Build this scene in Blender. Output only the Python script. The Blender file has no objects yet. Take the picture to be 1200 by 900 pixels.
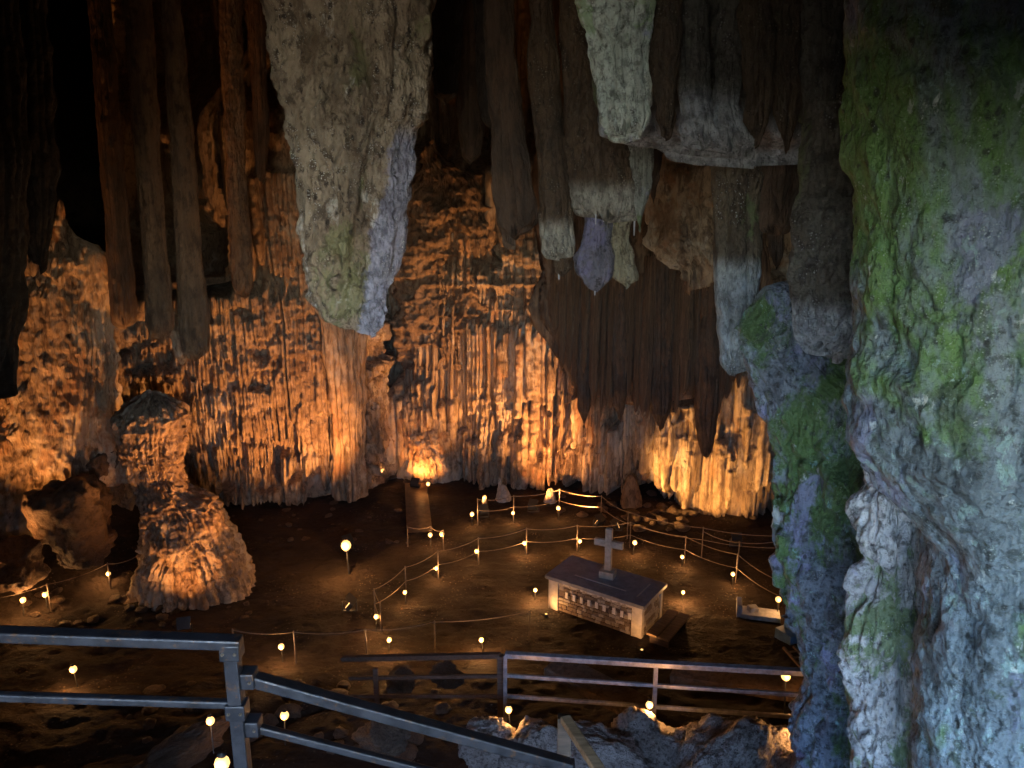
import bpy, bmesh, math, random
import numpy as np
from mathutils import Vector, Matrix

# ------------------------------------------------------------------ camera, world, exposure
SC = bpy.context.scene
COL = SC.collection
TH = math.radians(14.0)          # camera looks 14 degrees down
FPX = 906.0                      # focal length in pixels of a 1200 px wide frame
HC = 9.8                         # camera height over the hall floor
cam = bpy.data.cameras.new('camera')
cam.sensor_width = 36.0
cam.lens = 36.0 * FPX / 1200.0
cam.clip_start = 0.05
cam.clip_end = 500
camo = bpy.data.objects.new('camera', cam)
COL.objects.link(camo)
camo.location = (0, 0, HC)
camo.rotation_euler = (math.radians(90) - TH, 0, 0)
SC.camera = camo

SKY_STRENGTH = 0.15
EXPOSURE = 4.4
world = bpy.data.worlds.new('World')
SC.world = world
world.use_nodes = True
wn = world.node_tree
wn.nodes.clear()
wo = wn.nodes.new('ShaderNodeOutputWorld')
wb = wn.nodes.new('ShaderNodeBackground')
ws = wn.nodes.new('ShaderNodeTexSky')
ws.sky_type = 'NISHITA'
ws.sun_disc = False
ws.sun_elevation = math.radians(38)
ws.ozone_density = 7.0
ws.dust_density = 0.4
ws.altitude = 300
ws.sun_rotation = math.radians(160)
wb.inputs['Strength'].default_value = SKY_STRENGTH
wn.links.new(ws.outputs[0], wb.inputs[0])
wn.links.new(wb.outputs[0], wo.inputs[0])

# daylight only reaches the hall through the cave mouth behind the camera; the portal
# emits nothing, it only tells the sampler where that opening is
pl = bpy.data.lights.new('cave_mouth_portal', 'AREA')
pl.shape = 'RECTANGLE'; pl.size = 10.6; pl.size_y = 6.4
pl.cycles.is_portal = True
plo = bpy.data.objects.new('cave_mouth_portal', pl)
COL.objects.link(plo)
plo.location = (.8, -3.6, 9.6)
plo.rotation_euler = (math.radians(90), 0, 0)

SC.view_settings.view_transform = 'Standard'
SC.view_settings.look = 'None'
SC.view_settings.exposure = EXPOSURE
SC.view_settings.gamma = 1.0
SC.view_settings.use_curve_mapping = False
cy = SC.cycles
cy.use_denoising = True
cy.use_adaptive_sampling = True
cy.adaptive_threshold = 0.05
cy.max_bounces = 4
cy.diffuse_bounces = 2
cy.glossy_bounces = 2
cy.transmission_bounces = 2
cy.caustics_reflective = False
cy.caustics_refractive = False
cy.sample_clamp_indirect = 4.0
cy.use_light_tree = True

rnd = random.Random(7)
R = np.random.default_rng(11)

# ------------------------------------------------------------------ layout helpers
def ray(px, py):
    u = (450 - py) / FPX; r = (px - 600) / FPX
    return r, math.cos(TH) + math.sin(TH) * u, -math.sin(TH) + math.cos(TH) * u
def P(px, py, Y):
    d = ray(px, py); t = Y / d[1]
    return Vector((d[0] * t, Y, HC + d[2] * t))
def G(px, py, z=0.0):
    d = ray(px, py); t = (z - HC) / d[2]
    return Vector((d[0] * t, d[1] * t, z))

# ------------------------------------------------------------------ numpy noise
def _h(ix, iy, iz, seed):
    h = (ix * np.uint32(0x8da6b343)) ^ (iy * np.uint32(0xd8163841)) ^ (iz * np.uint32(0xcb1ab31f)) ^ np.uint32((seed * 0x9E3779B1) & 0xffffffff)
    h ^= h >> np.uint32(15); h *= np.uint32(0x2c1b3c6d)
    h ^= h >> np.uint32(12); h *= np.uint32(0x297a2d39)
    h ^= h >> np.uint32(15)
    return h
def _f(h):
    return h.astype(np.float32) * np.float32(2.0 / 4294967295.0) - np.float32(1.0)
def vn(x, y, z, seed=0):
    x, y, z = np.broadcast_arrays(np.asarray(x, np.float32), np.asarray(y, np.float32), np.asarray(z, np.float32))
    fx, fy, fz = np.floor(x), np.floor(y), np.floor(z)
    ix, iy, iz = (a.astype(np.int32).view(np.uint32) for a in (fx, fy, fz))
    x, y, z = x - fx, y - fy, z - fz
    x = x * x * x * (x * (x * 6 - 15) + 10); y = y * y * y * (y * (y * 6 - 15) + 10); z = z * z * z * (z * (z * 6 - 15) + 10)
    o = np.uint32(1)
    def c(a, b, d): return _f(_h(ix + a * o, iy + b * o, iz + d * o, seed))
    Z, O = np.uint32(0), np.uint32(1)
    def lx(b, d):
        p = c(Z, b, d); return p + (c(O, b, d) - p) * x
    def ly(d):
        p = lx(Z, d); return p + (lx(O, d) - p) * y
    p = ly(Z)
    return p + (ly(O) - p) * z
def fbm(x, y, z, o=4, seed=0, gain=.5, lac=2.03):
    t = 0; a = 1.0; n = 0
    for k in range(o):
        t = t + a * vn(x, y, z, seed + k * 17); n += a
        x, y, z = x * lac, y * lac, z * lac; a *= gain
    return t / n * 1.5
def ridged(x, y, z, o=4, seed=0):
    t = 0; a = 1.0; n = 0
    for k in range(o):
        t = t + a * (1 - np.abs(vn(x, y, z, seed + k * 17)) * 2); n += a
        x, y, z = x * 2.03, y * 2.03, z * 2.03; a *= .5
    return t / n
def worley(x, y, z, seed=0):
    """distance to the nearest of jittered cell points (2x2x2 cells searched)"""
    x, y, z = np.broadcast_arrays(np.asarray(x, np.float32), np.asarray(y, np.float32), np.asarray(z, np.float32))
    bx, by, bz = np.floor(x - .5), np.floor(y - .5), np.floor(z - .5)
    best = np.full(x.shape, 9.0, np.float32)
    for i in (0, 1):
        for j in (0, 1):
            for k in (0, 1):
                cx, cy_, cz = bx + i, by + j, bz + k
                ix, iy, iz = (a.astype(np.int32).view(np.uint32) for a in (cx, cy_, cz))
                px = cx + .5 + .33 * _f(_h(ix, iy, iz, seed)); py = cy_ + .5 + .33 * _f(_h(ix, iy, iz, seed + 1)); pz = cz + .5 + .33 * _f(_h(ix, iy, iz, seed + 2))
                best = np.minimum(best, (px - x) ** 2 + (py - y) ** 2 + (pz - z) ** 2)
    return np.sqrt(best)
def sstep(a, b, x):
    t = np.clip((x - a) / (b - a), 0, 1)
    return t * t * (3 - 2 * t)

# ------------------------------------------------------------------ object helpers
def tag(o, label=None, cat=None, group=None, kind=None):
    if label: o['label'] = label
    if cat: o['category'] = cat
    if group: o['group'] = group
    if kind: o['kind'] = kind
    return o
def raw_mesh(name, V, Fq, smooth=True):
    me = bpy.data.meshes.new(name)
    V = np.asarray(V, np.float32).reshape(-1, 3)
    Fq = np.asarray(Fq, np.int32); k = Fq.shape[1]
    me.vertices.add(len(V)); me.vertices.foreach_set('co', V.ravel())
    me.loops.add(Fq.size); me.loops.foreach_set('vertex_index', Fq.ravel())
    me.polygons.add(len(Fq)); me.polygons.foreach_set('loop_start', np.arange(0, Fq.size, k, dtype=np.int32))
    me.update(calc_edges=True)
    if smooth: me.polygons.foreach_set('use_smooth', np.ones(len(Fq), bool))
    return me
def mesh_obj(name, V, Fq, mat, parent=None, smooth=True, origin=None):
    V = np.asarray(V, np.float32).reshape(-1, 3)
    if origin is None:
        origin = np.array([(V[:, 0].min() + V[:, 0].max()) / 2, (V[:, 1].min() + V[:, 1].max()) / 2, V[:, 2].min()], np.float32)
    me = raw_mesh(name, V - origin, Fq, smooth)
    me.materials.append(mat)
    o = bpy.data.objects.new(name, me); COL.objects.link(o)
    o.location = [float(v) for v in origin]
    if parent:
        o.parent = parent
        o.location = Vector(o.location) - parent.location
    return o
def empty(name, loc, rz=0.0):
    o = bpy.data.objects.new(name, None); COL.objects.link(o)
    o.location = loc; o.rotation_euler = (0, 0, rz); o.empty_display_size = .2
    return o
def grid_faces(nu, nv, wrap_u=False):
    i = np.arange(nu if wrap_u else nu - 1); j = np.arange(nv - 1)
    I, J = np.meshgrid(i, j, indexing='ij')
    I2 = (I + 1) % nu
    return np.stack([I * nv + J, I2 * nv + J, I2 * nv + J + 1, I * nv + J + 1], -1).reshape(-1, 4)

class MB:
    """small collector of boxes, tubes and lathes -> ONE mesh object"""
    def __init__(s): s.bm = bmesh.new()
    def box(s, c, size, rot=None, bevel=0.0):
        r = bmesh.ops.create_cube(s.bm, size=1.0)
        M = Matrix.Translation(c) @ (rot.to_4x4() if rot else Matrix()) @ Matrix.Diagonal((*size, 1))
        bmesh.ops.transform(s.bm, matrix=M, verts=r['verts'])
        if bevel:
            es = list({e for v in r['verts'] for e in v.link_edges})
            bmesh.ops.bevel(s.bm, geom=es, offset=bevel, segments=2, affect='EDGES', profile=.6)
        return s
    def beam(s, a, b, w, h, up=(0, 0, 1), bevel=0.0):
        a, b = Vector(a), Vector(b); d = b - a
        x = d.normalized(); y = Vector(up).cross(x).normalized(); z = x.cross(y)
        rot = Matrix((x, y, z)).transposed()
        return s.box((a + b) / 2, (d.length, w, h), rot, bevel)
    def tube(s, pts, r, n=8, cap=True):
        pts = [Vector(p) for p in pts]; rs = r if isinstance(r, (list, tuple)) else [r] * len(pts)
        rings = []
        for i, p in enumerate(pts):
            d = (pts[min(i + 1, len(pts) - 1)] - pts[max(i - 1, 0)]).normalized()
            a = d.cross(Vector((0, 0, 1)))
            if a.length < 1e-3: a = Vector((1, 0, 0))
            a.normalize(); b = d.cross(a)
            rings.append([s.bm.verts.new(p + (a * math.cos(2 * math.pi * k / n) + b * math.sin(2 * math.pi * k / n)) * rs[i]) for k in range(n)])
        for i in range(len(rings) - 1):
            for k in range(n):
                s.bm.faces.new((rings[i][k], rings[i][(k + 1) % n], rings[i + 1][(k + 1) % n], rings[i + 1][k]))
        if cap:
            s.bm.faces.new(rings[0]); s.bm.faces.new(rings[-1][::-1])
        return s
    def lathe(s, prof, c=(0, 0, 0), n=14):
        s.tube([Vector(c) + Vector((0, 0, z)) for _, z in prof], [max(r, 1e-4) for r, _ in prof], n)
        return s
    def sphere(s, c, r, sc=(1, 1, 1), sub=2):
        q = bmesh.ops.create_icosphere(s.bm, subdivisions=sub, radius=r)
        bmesh.ops.transform(s.bm, matrix=Matrix.Translation(c) @ Matrix.Diagonal((*sc, 1)), verts=q['verts'])
        return s
    def mesh(s, name, smooth=False):
        bmesh.ops.recalc_face_normals(s.bm, faces=s.bm.faces)
        me = bpy.data.meshes.new(name); s.bm.to_mesh(me); s.bm.free()
        if smooth:
            me.polygons.foreach_set('use_smooth', np.ones(len(me.polygons), bool))
        return me
    def build(s, name, mat, parent=None, loc=(0, 0, 0), smooth=False):
        me = s.mesh(name, smooth); me.materials.append(mat)
        o = bpy.data.objects.new(name, me); COL.objects.link(o); o.location = loc
        if parent: o.parent = parent
        return o

# ------------------------------------------------------------------ materials
class NT:
    def __init__(s, name):
        s.m = bpy.data.materials.new(name); s.m.use_nodes = True
        s.t = s.m.node_tree; s.b = s.t.nodes['Principled BSDF']
        s.tc = s.t.nodes.new('ShaderNodeTexCoord')
    def n(s, typ, **kw):
        o = s.t.nodes.new(typ)
        for k, v in kw.items():
            if k in o.inputs: s.put(o.inputs[k], v)
            else: setattr(o, k, v)
        return o
    def put(s, sock, v):
        if isinstance(v, bpy.types.NodeSocket): s.t.links.new(v, sock)
        elif isinstance(v, (tuple, list)) and len(v) == 3 and sock.type == 'RGBA': sock.default_value = (*v, 1)
        else: sock.default_value = v
    def mapped(s, scale, loc=(0, 0, 0)):
        m = s.n('ShaderNodeMapping'); s.put(m.inputs['Vector'], s.tc.outputs['Object'])
        m.inputs['Scale'].default_value = scale; m.inputs['Location'].default_value = loc
        return m.outputs[0]
    def noise(s, scale, vec=None, detail=5, rough=.55, dist=0.0):
        o = s.n('ShaderNodeTexNoise', Scale=scale, Detail=detail, Roughness=rough, Distortion=dist)
        s.put(o.inputs['Vector'], vec if vec is not None else s.tc.outputs['Object'])
        return o.outputs['Fac']
    def voro(s, scale, vec=None, feature='F1', out='Distance', rand=1.0):
        o = s.n('ShaderNodeTexVoronoi', feature=feature); o.inputs['Scale'].default_value = scale
        o.inputs['Randomness'].default_value = rand
        s.put(o.inputs['Vector'], vec if vec is not None else s.tc.outputs['Object'])
        return o.outputs[out]
    def ramp(s, fac, a, b, lo=0.0, hi=1.0):
        o = s.n('ShaderNodeMapRange', interpolation_type='SMOOTHSTEP')
        s.put(o.inputs[0], fac); o.inputs[1].default_value = a; o.inputs[2].default_value = b
        o.inputs[3].default_value = lo; o.inputs[4].default_value = hi
        return o.outputs[0]
    def mix(s, fac, a, b, mode='MIX'):
        o = s.n('ShaderNodeMix', data_type='RGBA', blend_type=mode)
        s.put(o.inputs[0], fac); s.put(o.inputs[6], a); s.put(o.inputs[7], b)
        return o.outputs[2]
    def math(s, op, a, b=0.0):
        o = s.n('ShaderNodeMath', operation=op); s.put(o.inputs[0], a); s.put(o.inputs[1], b)
        return o.outputs[0]
    def bump(s, h, strength=.5, dist=.05, prev=None):
        o = s.n('ShaderNodeBump', Strength=strength, Distance=dist); s.put(o.inputs['Height'], h)
        if prev is not None: s.put(o.inputs['Normal'], prev)
        return o.outputs[0]
    def done(s, color, rough=.7, normal=None, **kw):
        s.put(s.b.inputs['Base Color'], color); s.put(s.b.inputs['Roughness'], rough)
        if normal is not None: s.put(s.b.inputs['Normal'], normal)
        for k, v in kw.items(): s.put(s.b.inputs[k.replace('_', ' ')], v)
        return s.m

def rock_mat(name, light, dark, stain, patches=(), specks=0.0, speck_col=(.8, .8, .75), streak=.5, bump=.6, fine=1.0, rough=.62, slant=None, pits=0.0, vz=1.0, sharp=1.0):
    t = NT(name)
    n_low = t.noise(1.1, detail=5, rough=.62)
    base = t.mix(t.ramp(n_low, .3, .7), dark, light)
    if streak:
        base = t.mix(t.math('MULTIPLY', t.ramp(t.noise(1.0, t.mapped((7, 7, .35)), 4, .6), .48, .68), streak), base, stain)
    h1 = t.noise(6 * fine, t.mapped((1, 1, vz)) if vz != 1 else None, detail=6, rough=.68)
    base = t.mix(t.math('MULTIPLY', t.ramp(h1, .48, .62), .8 if specks else .6), base, stain)
    for k, (pc, sc, a, b, amt) in enumerate(patches):
        f = t.noise(sc, t.mapped((1, 1, .6), (k * 7.3 + 3, k * 3.1, k * 5.7)), 6, .72, .3)
        mid = (a + b) / 2; hw = (b - a) / 2 / sharp
        base = t.mix(t.math('MULTIPLY', t.ramp(f, mid - hw, mid + hw), amt), base, pc)
    if pits:
        pd = t.voro(7 * fine, t.mapped((1, 1, .7), (3, 5, 1)))
        base = t.mix(t.math('MULTIPLY', t.math('MULTIPLY', t.ramp(pd, .30, .16), t.ramp(h1, .42, .56)), pits), base, tuple(v * .5 for v in stain))
    if slant:                                             # a broken face of another colour, or a lit lower band painted in
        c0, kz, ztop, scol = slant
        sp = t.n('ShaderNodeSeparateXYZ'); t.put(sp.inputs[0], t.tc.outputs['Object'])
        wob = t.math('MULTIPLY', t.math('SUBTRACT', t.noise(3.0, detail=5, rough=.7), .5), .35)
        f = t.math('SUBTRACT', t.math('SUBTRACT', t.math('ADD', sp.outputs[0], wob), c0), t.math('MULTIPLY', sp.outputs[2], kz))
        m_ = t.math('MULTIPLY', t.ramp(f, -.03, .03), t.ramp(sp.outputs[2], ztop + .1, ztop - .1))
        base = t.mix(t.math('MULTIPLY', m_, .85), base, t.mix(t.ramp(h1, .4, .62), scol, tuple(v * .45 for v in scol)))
    nrm = t.bump(h1, bump, .16 / fine)
    if specks:
        h2 = t.voro(16 * fine, t.mapped((1, 1, .55)))
        nrm = t.bump(h2, bump * .7, .06 / fine, nrm)
        nrm = t.bump(t.noise(34 * fine, detail=4, rough=.75), bump * .8, .022 / fine, nrm)
        d = t.voro(30 * fine)
        spk = t.math('MULTIPLY', t.ramp(d, .34, .14), t.math('MULTIPLY', t.ramp(n_low, .42, .56), t.ramp(h1, .46, .60)))
        base = t.mix(t.math('MULTIPLY', spk, specks), base, speck_col)  # pale specks put water-drop glints into the base colour
    rg = t.ramp(h1, .3, .7, rough - .14, rough + .14)
    return t.done(base, rg, nrm)

M = {}
M['flow'] = rock_mat('flowstone', (.50, .36, .23), (.30, .20, .12), (.08, .045, .028), patches=[((.60, .50, .38), .7, .52, .60, .6), ((.30, .14, .06), .9, .54, .62, .6)], streak=.75, bump=1.0, vz=.28)
M['flow_rough'] = rock_mat('flowstone_rough', (.46, .32, .20), (.26, .165, .10), (.06, .035, .022), patches=[((.56, .45, .33), .6, .53, .60, .6), ((.15, .085, .05), .8, .52, .60, .7)], streak=.6, bump=1.0, fine=1.3, vz=.5)
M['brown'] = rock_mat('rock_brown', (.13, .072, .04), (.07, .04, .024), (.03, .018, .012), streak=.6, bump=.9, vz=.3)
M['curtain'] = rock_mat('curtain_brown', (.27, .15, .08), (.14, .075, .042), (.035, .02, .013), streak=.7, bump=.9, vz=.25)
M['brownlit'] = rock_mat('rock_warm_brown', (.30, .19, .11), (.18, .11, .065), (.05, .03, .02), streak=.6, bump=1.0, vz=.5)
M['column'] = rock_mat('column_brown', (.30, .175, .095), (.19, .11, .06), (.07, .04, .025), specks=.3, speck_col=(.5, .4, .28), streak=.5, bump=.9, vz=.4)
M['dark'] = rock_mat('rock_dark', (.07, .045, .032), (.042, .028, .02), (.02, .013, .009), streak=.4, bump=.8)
M['shade_black'] = rock_mat('rock_shade_black', (.035, .024, .018), (.02, .014, .011), (.01, .007, .006), streak=.4, bump=.8)  # near-black colour stands in for shade on the hanging rock
M['stal'] = rock_mat('stalactite_pitted', (.46, .40, .28), (.30, .26, .17), (.10, .075, .05),
                     patches=[((.18, .20, .07), 1.6, .53, .61, .7)], specks=.8, streak=.35, bump=1.0, fine=1.3, pits=.7)
M['great'] = rock_mat('stalactite_great', (.58, .46, .33), (.31, .22, .145), (.09, .06, .04),
                      patches=[((.24, .27, .10), 1.1, .53, .61, .5), ((.80, .74, .66), 1.9, .57, .64, .7), ((.20, .13, .08), 2.2, .56, .64, .7)], specks=.9, speck_col=(.95, .92, .85), streak=.45, bump=1.0, fine=1.4, slant=(-.16, .27, 2.05, (.44, .43, .56)), pits=.9, vz=.7)
M['bright'] = rock_mat('stalactite_bright', (.80, .84, .76), (.60, .64, .55), (.22, .23, .19),
                       patches=[((.36, .52, .24), 2.4, .50, .58, .7), ((.45, .42, .66), 1.4, .55, .62, .7)], specks=.9, speck_col=(.97, .97, .92), streak=.4, bump=.9, fine=1.7, pits=.5)
M['stal_grey'] = rock_mat('stalactite_grey', (.50, .50, .45), (.31, .31, .27), (.09, .085, .07),
                          patches=[((.20, .28, .11), 1.8, .54, .62, .7), ((.32, .30, .46), 1.5, .57, .65, .5)], specks=.8, streak=.5, bump=1.0, fine=1.5, pits=.7, vz=.6)
M['stal_brown'] = rock_mat('stalactite_brown', (.135, .08, .042), (.075, .045, .025), (.045, .028, .017),
                           patches=[((.13, .12, .05), 1.4, .56, .64, .5)], specks=.6, speck_col=(.55, .47, .36), streak=.5, bump=1.0, fine=1.3, vz=.5)
M['hem'] = rock_mat('stalactite_brown_lit_hem', (.15, .09, .048), (.085, .052, .03), (.04, .025, .016), specks=.7, speck_col=(.6, .55, .45), streak=.5, bump=1.0, fine=1.3, vz=.5, slant=(-9, 0, .42, (.50, .47, .40)))  # grey lower band paints in the cool light on the hem
M['tip'] = rock_mat('stalactite_brown_lit_tip', (.20, .15, .10), (.12, .09, .06), (.05, .035, .025), specks=.7, speck_col=(.75, .78, .78), streak=.5, bump=1.0, fine=1.4, vz=.5, slant=(-9, 0, 1.15, (.58, .62, .64)), patches=[((.16, .22, .09), 1.8, .54, .62, .7)])  # pale lower part is daylight put into the colour
M['lip'] = rock_mat('rock_shelf_lit_lip', (.16, .14, .115), (.095, .078, .062), (.04, .032, .025), patches=[((.14, .17, .07), 1.8, .54, .62, .6)], specks=.6, speck_col=(.62, .62, .62), streak=.5, bump=1.0, fine=1.4, slant=(-9, 0, .40, (.50, .51, .55)))  # paler lower band paints the cool light along the edge
M['shelf'] = rock_mat('rock_shelf_grey', (.17, .15, .125), (.10, .082, .066), (.04, .032, .025), patches=[((.14, .17, .07), 1.8, .54, .62, .6), ((.45, .44, .46), 1.4, .60, .68, .6)], specks=.6, speck_col=(.55, .53, .5), streak=.5, bump=1.0, fine=1.4)
M['violet'] = rock_mat('stalactite_violet', (.25, .235, .29), (.13, .12, .15), (.05, .045, .055), patches=[((.24, .22, .36), 2.2, .48, .58, .7), ((.24, .22, .15), 3.0, .54, .62, .6)], specks=.6, speck_col=(.5, .48, .5), streak=.4, bump=1.0, fine=1.6, pits=.7)
M['algae'] = rock_mat('rock_algae', (.30, .33, .40), (.14, .16, .20), (.04, .042, .05),
                      patches=[((.085, .16, .035), 1.1, .46, .58, .9), ((.29, .28, .48), 1.9, .55, .65, .7), ((.05, .065, .045), 4.0, .57, .66, .75), ((.30, .50, .48), 7, .61, .66, .75), ((.60, .60, .62), 4.6, .61, .67, .7)],
                      specks=.5, speck_col=(.66, .70, .68), streak=.5, bump=1.0, fine=2.2, rough=.5, pits=.8, sharp=1.4)
M['algae_green'] = rock_mat('rock_green_algae', (.29, .36, .41), (.15, .19, .22), (.045, .055, .055),
                            patches=[((.13, .26, .05), .75, .465, .60, .85), ((.27, .29, .45), 1.2, .56, .66, .7), ((.06, .09, .045), 3.6, .56, .66, .75), ((.33, .48, .46), 6.5, .59, .65, .7), ((.58, .63, .62), 9, .62, .67, .7)],
                            specks=.5, speck_col=(.62, .74, .70), streak=.5, bump=1.0, fine=2.2, rough=.5, pits=.8, sharp=1.4)
M['pale'] = rock_mat('rock_pale_folds', (.74, .72, .72), (.50, .48, .50), (.14, .13, .13), patches=[((.16, .24, .07), 1.8, .50, .60, .8), ((.36, .35, .54), 2.0, .57, .65, .5)], specks=.6, streak=.6, bump=1.0, fine=2.2, pits=.8, sharp=1.6)
M['boulder'] = rock_mat('boulder_limestone', (.50, .42, .36), (.32, .25, .20), (.10, .07, .05), streak=.1, bump=1.0, fine=1.8, specks=.5)
M['rubble'] = rock_mat('rubble', (.17, .105, .062), (.09, .055, .034), (.05, .032, .022), streak=.1, bump=1.0, fine=1.8)

def soil_mat():
    t = NT('trodden_soil')
    c = t.mix(t.ramp(t.noise(.55, detail=6), .35, .65), (.028, .018, .012), (.062, .040, .026))
    c = t.mix(t.ramp(t.noise(14, detail=6, rough=.7), .5, .7), c, (.03, .018, .011))
    pb = t.ramp(t.voro(11), .26, .14)
    c = t.mix(t.math('MULTIPLY', pb, t.ramp(t.noise(.9, detail=3), .5, .62)), c, (.17, .12, .08))
    v = t.mapped((3.2, 5.5, 3))
    n1 = t.bump(t.noise(1.0, v, 6, .6, .6), .9, .16)
    n2 = t.bump(t.noise(16, detail=6, rough=.75), 1.0, .07, n1)
    return t.done(c, t.ramp(t.noise(1.4), .35, .65, .78, .95), n2, Specular_IOR_Level=.25)
M['soil'] = soil_mat()
def metal_mat():
    t = NT('painted_rail_steel')
    c = t.mix(t.ramp(t.noise(7, detail=6, rough=.7), .45, .7), (.038, .036, .042), (.018, .017, .019))
    c = t.mix(t.ramp(t.noise(16, detail=5, rough=.75), .56, .66), c, (.11, .055, .03))
    return t.done(c, t.ramp(t.noise(9), .3, .7, .3, .55), t.bump(t.noise(40, detail=3), .25, .01), Metallic=.35)
M['metal'] = metal_mat()
def wood_mat(name, a, b):
    t = NT(name)
    v = t.mapped((3, 22, 22))
    c = t.mix(t.ramp(t.noise(1.5, v, 6, .6, .5), .35, .65), a, b)
    return t.done(c, .65, t.bump(t.noise(2, v, 5), .4, .01))
M['wood'] = wood_mat('weathered_wood', (.20, .115, .055), (.32, .20, .11))
M['wood_dark'] = wood_mat('dark_wood', (.05, .03, .02), (.10, .06, .04))
def plain(name, col, rough=.6, var=.25, sc=12, bump=.3, **kw):
    t = NT(name)
    d = tuple(v * (1 - var) for v in col)
    c = t.mix(t.ramp(t.noise(sc, detail=5, rough=.65), .35, .65), d, col)
    return t.done(c, rough, t.bump(t.noise(sc * 3, detail=4), bump, .01), **kw)
M['rope'] = plain('rope_fibre', (.24, .17, .11), .8)
M['post'] = plain('post_steel', (.15, .11, .08), .45, .4)
M['slab'] = plain('slab_grey_marble', (.30, .29, .30), .38, .35, 4, .15)
M['plaster'] = plain('lime_plaster', (.62, .55, .46), .8, .25, 6)
M['mortar'] = plain('dark_mortar', (.16, .11, .08), .9, .3, 20, .6)
M['stone_a'] = plain('masonry_stone', (.45, .37, .29), .75, .4, 9, .6)
M['stone_b'] = plain('masonry_stone_dark', (.22, .15, .10), .75, .4, 9, .6)
M['plaque'] = plain('pale_plaque', (.68, .62, .58), .5, .1)
M['cross'] = plain('cross_stone', (.54, .44, .33), .7, .3, 8, .4)
M['blue'] = plain('pale_blue_paint', (.20, .36, .50), .5, .25, 5)
M['white'] = plain('chalky_marble', (.55, .55, .58), .6, .3, 8)
M['black'] = plain('black_housing', (.03, .03, .03), .5, .2)
M['rail_lit'] = plain('worn_lightened_rail', (.36, .34, .36), .45, .45, 10, .3, Metallic=.3)  # rail metal lightened in colour where the rails catch light
M['path'] = plain('worn_path', (.20, .135, .08), .7, .4, 5, .8)
def emis(name, col, st):
    t = NT(name)
    t.put(t.b.inputs['Emission Color'], col); t.b.inputs['Emission Strength'].default_value = st
    return t.done(col, .4)
M['bulb'] = emis('lit_bulb', (1.0, .52, .16), .11)
M['flood_glass'] = emis('lit_flood_glass', (1.0, .5, .16), .15)

# ------------------------------------------------------------------ formation builders
def smooth_path(pts, n):
    """Catmull-Rom through plan points, n samples evenly spaced; returns xy, inward normal, arc length"""
    p = np.asarray(pts, float); p = np.vstack([2 * p[0] - p[1], p, 2 * p[-1] - p[-2]])
    out = []
    for i in range(1, len(p) - 2):
        t = np.linspace(0, 1, 40, endpoint=False)[:, None]
        a, b, c, d = p[i - 1], p[i], p[i + 1], p[i + 2]
        out.append(.5 * (2 * b + (c - a) * t + (2 * a - 5 * b + 4 * c - d) * t ** 2 + (3 * b - a - 3 * c + d) * t ** 3))
    q = np.vstack(out + [p[-2][None]])
    s = np.concatenate([[0], np.cumsum(np.hypot(*np.diff(q, axis=0).T))])
    S = np.linspace(0, s[-1], n)
    xy = np.stack([np.interp(S, s, q[:, 0]), np.interp(S, s, q[:, 1])], 1)
    tg = np.gradient(xy, axis=0); tg /= np.linalg.norm(tg, axis=1)[:, None]
    k = max(3, n // 60); ker = np.ones(k) / k
    nr = np.stack([tg[:, 1], -tg[:, 0]], 1)
    nr = np.stack([np.convolve(np.pad(nr[:, i], k, mode='edge'), ker, 'same')[k:-k] for i in (0, 1)], 1)
    nr /= np.linalg.norm(nr, axis=1)[:, None]
    return xy, nr, S

def pipes(D, S, Z, s0, s1, zt, zb, w, d0, zvar=.3, tvar=.1, hang=True, taper=4.0, deep=1.8, seed=0, warp=.04, topfade=.25):
    """organ-pipe draperies laid over the displacement field D (metres), between arc lengths s0 and s1.
    hang: pointed or blunt lower ends; else they stand and have pointed tops"""
    i0, i1 = np.searchsorted(S, [s0, s1])
    if i1 - i0 < 2: return
    j0 = max(0, np.searchsorted(Z, zb - zvar * 1.3 - .1)); j1 = min(len(Z), np.searchsorted(Z, zt + tvar * 1.3 + topfade + .1))
    if j1 - j0 < 2: return
    r = np.random.default_rng(seed)
    b = [s0]
    while b[-1] < s1: b.append(b[-1] + r.uniform(*w) * (1.7 if r.random() < .12 else 1))
    b = np.array(b); b[-1] = s1 + 1e-3
    n = len(b) - 1
    zbn = zb + zvar * np.clip(.6 * np.sin(np.arange(n) * .23 + r.uniform(0, 6)) + r.normal(0, .55, n), -1.2, 1.2)
    ztn = zt + tvar * r.uniform(-1, 1, n)
    dd = d0 * (1 + .3 * r.uniform(-1, 1, n)) + .06 * r.normal(0, 1, n)
    s = S[i0:i1][:, None]; z = Z[j0:j1][None, :]
    sw = s + warp * vn(s * 1.3, z * .9, seed * .37 + .5, seed)
    k = np.clip(np.searchsorted(b, sw) - 1, 0, n - 1)
    c = (b[k] + b[k + 1]) / 2; hw = (b[k + 1] - b[k]) / 2
    t = (sw - c) / hw
    if hang: f = np.clip((z - zbn[k]) / (taper * hw), 0, 1)
    else: f = np.clip((ztn[k] - z) / (taper * hw), 0, 1)
    f = np.sqrt(f)
    lump = 1 + .12 * vn(k * 3.1, z * 3.0, .5, seed + 3)
    prof = hw * deep * f * lump * np.sqrt(np.clip(1 - (t / np.maximum(f, 1e-3)) ** 2, 0, 1))
    ins = (np.abs(t) < f) & (z > zbn[k]) & (f > 0)
    if hang:
        fade = np.clip((ztn[k] + topfade - z) / topfade, 0, 1) ** .6
        ins &= z < ztn[k] + topfade
    else: fade = 1.0
    val = np.where(ins, (dd[k] + prof) * fade, -9)
    D[i0:i1, j0:j1] = np.maximum(D[i0:i1, j0:j1], val)

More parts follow.
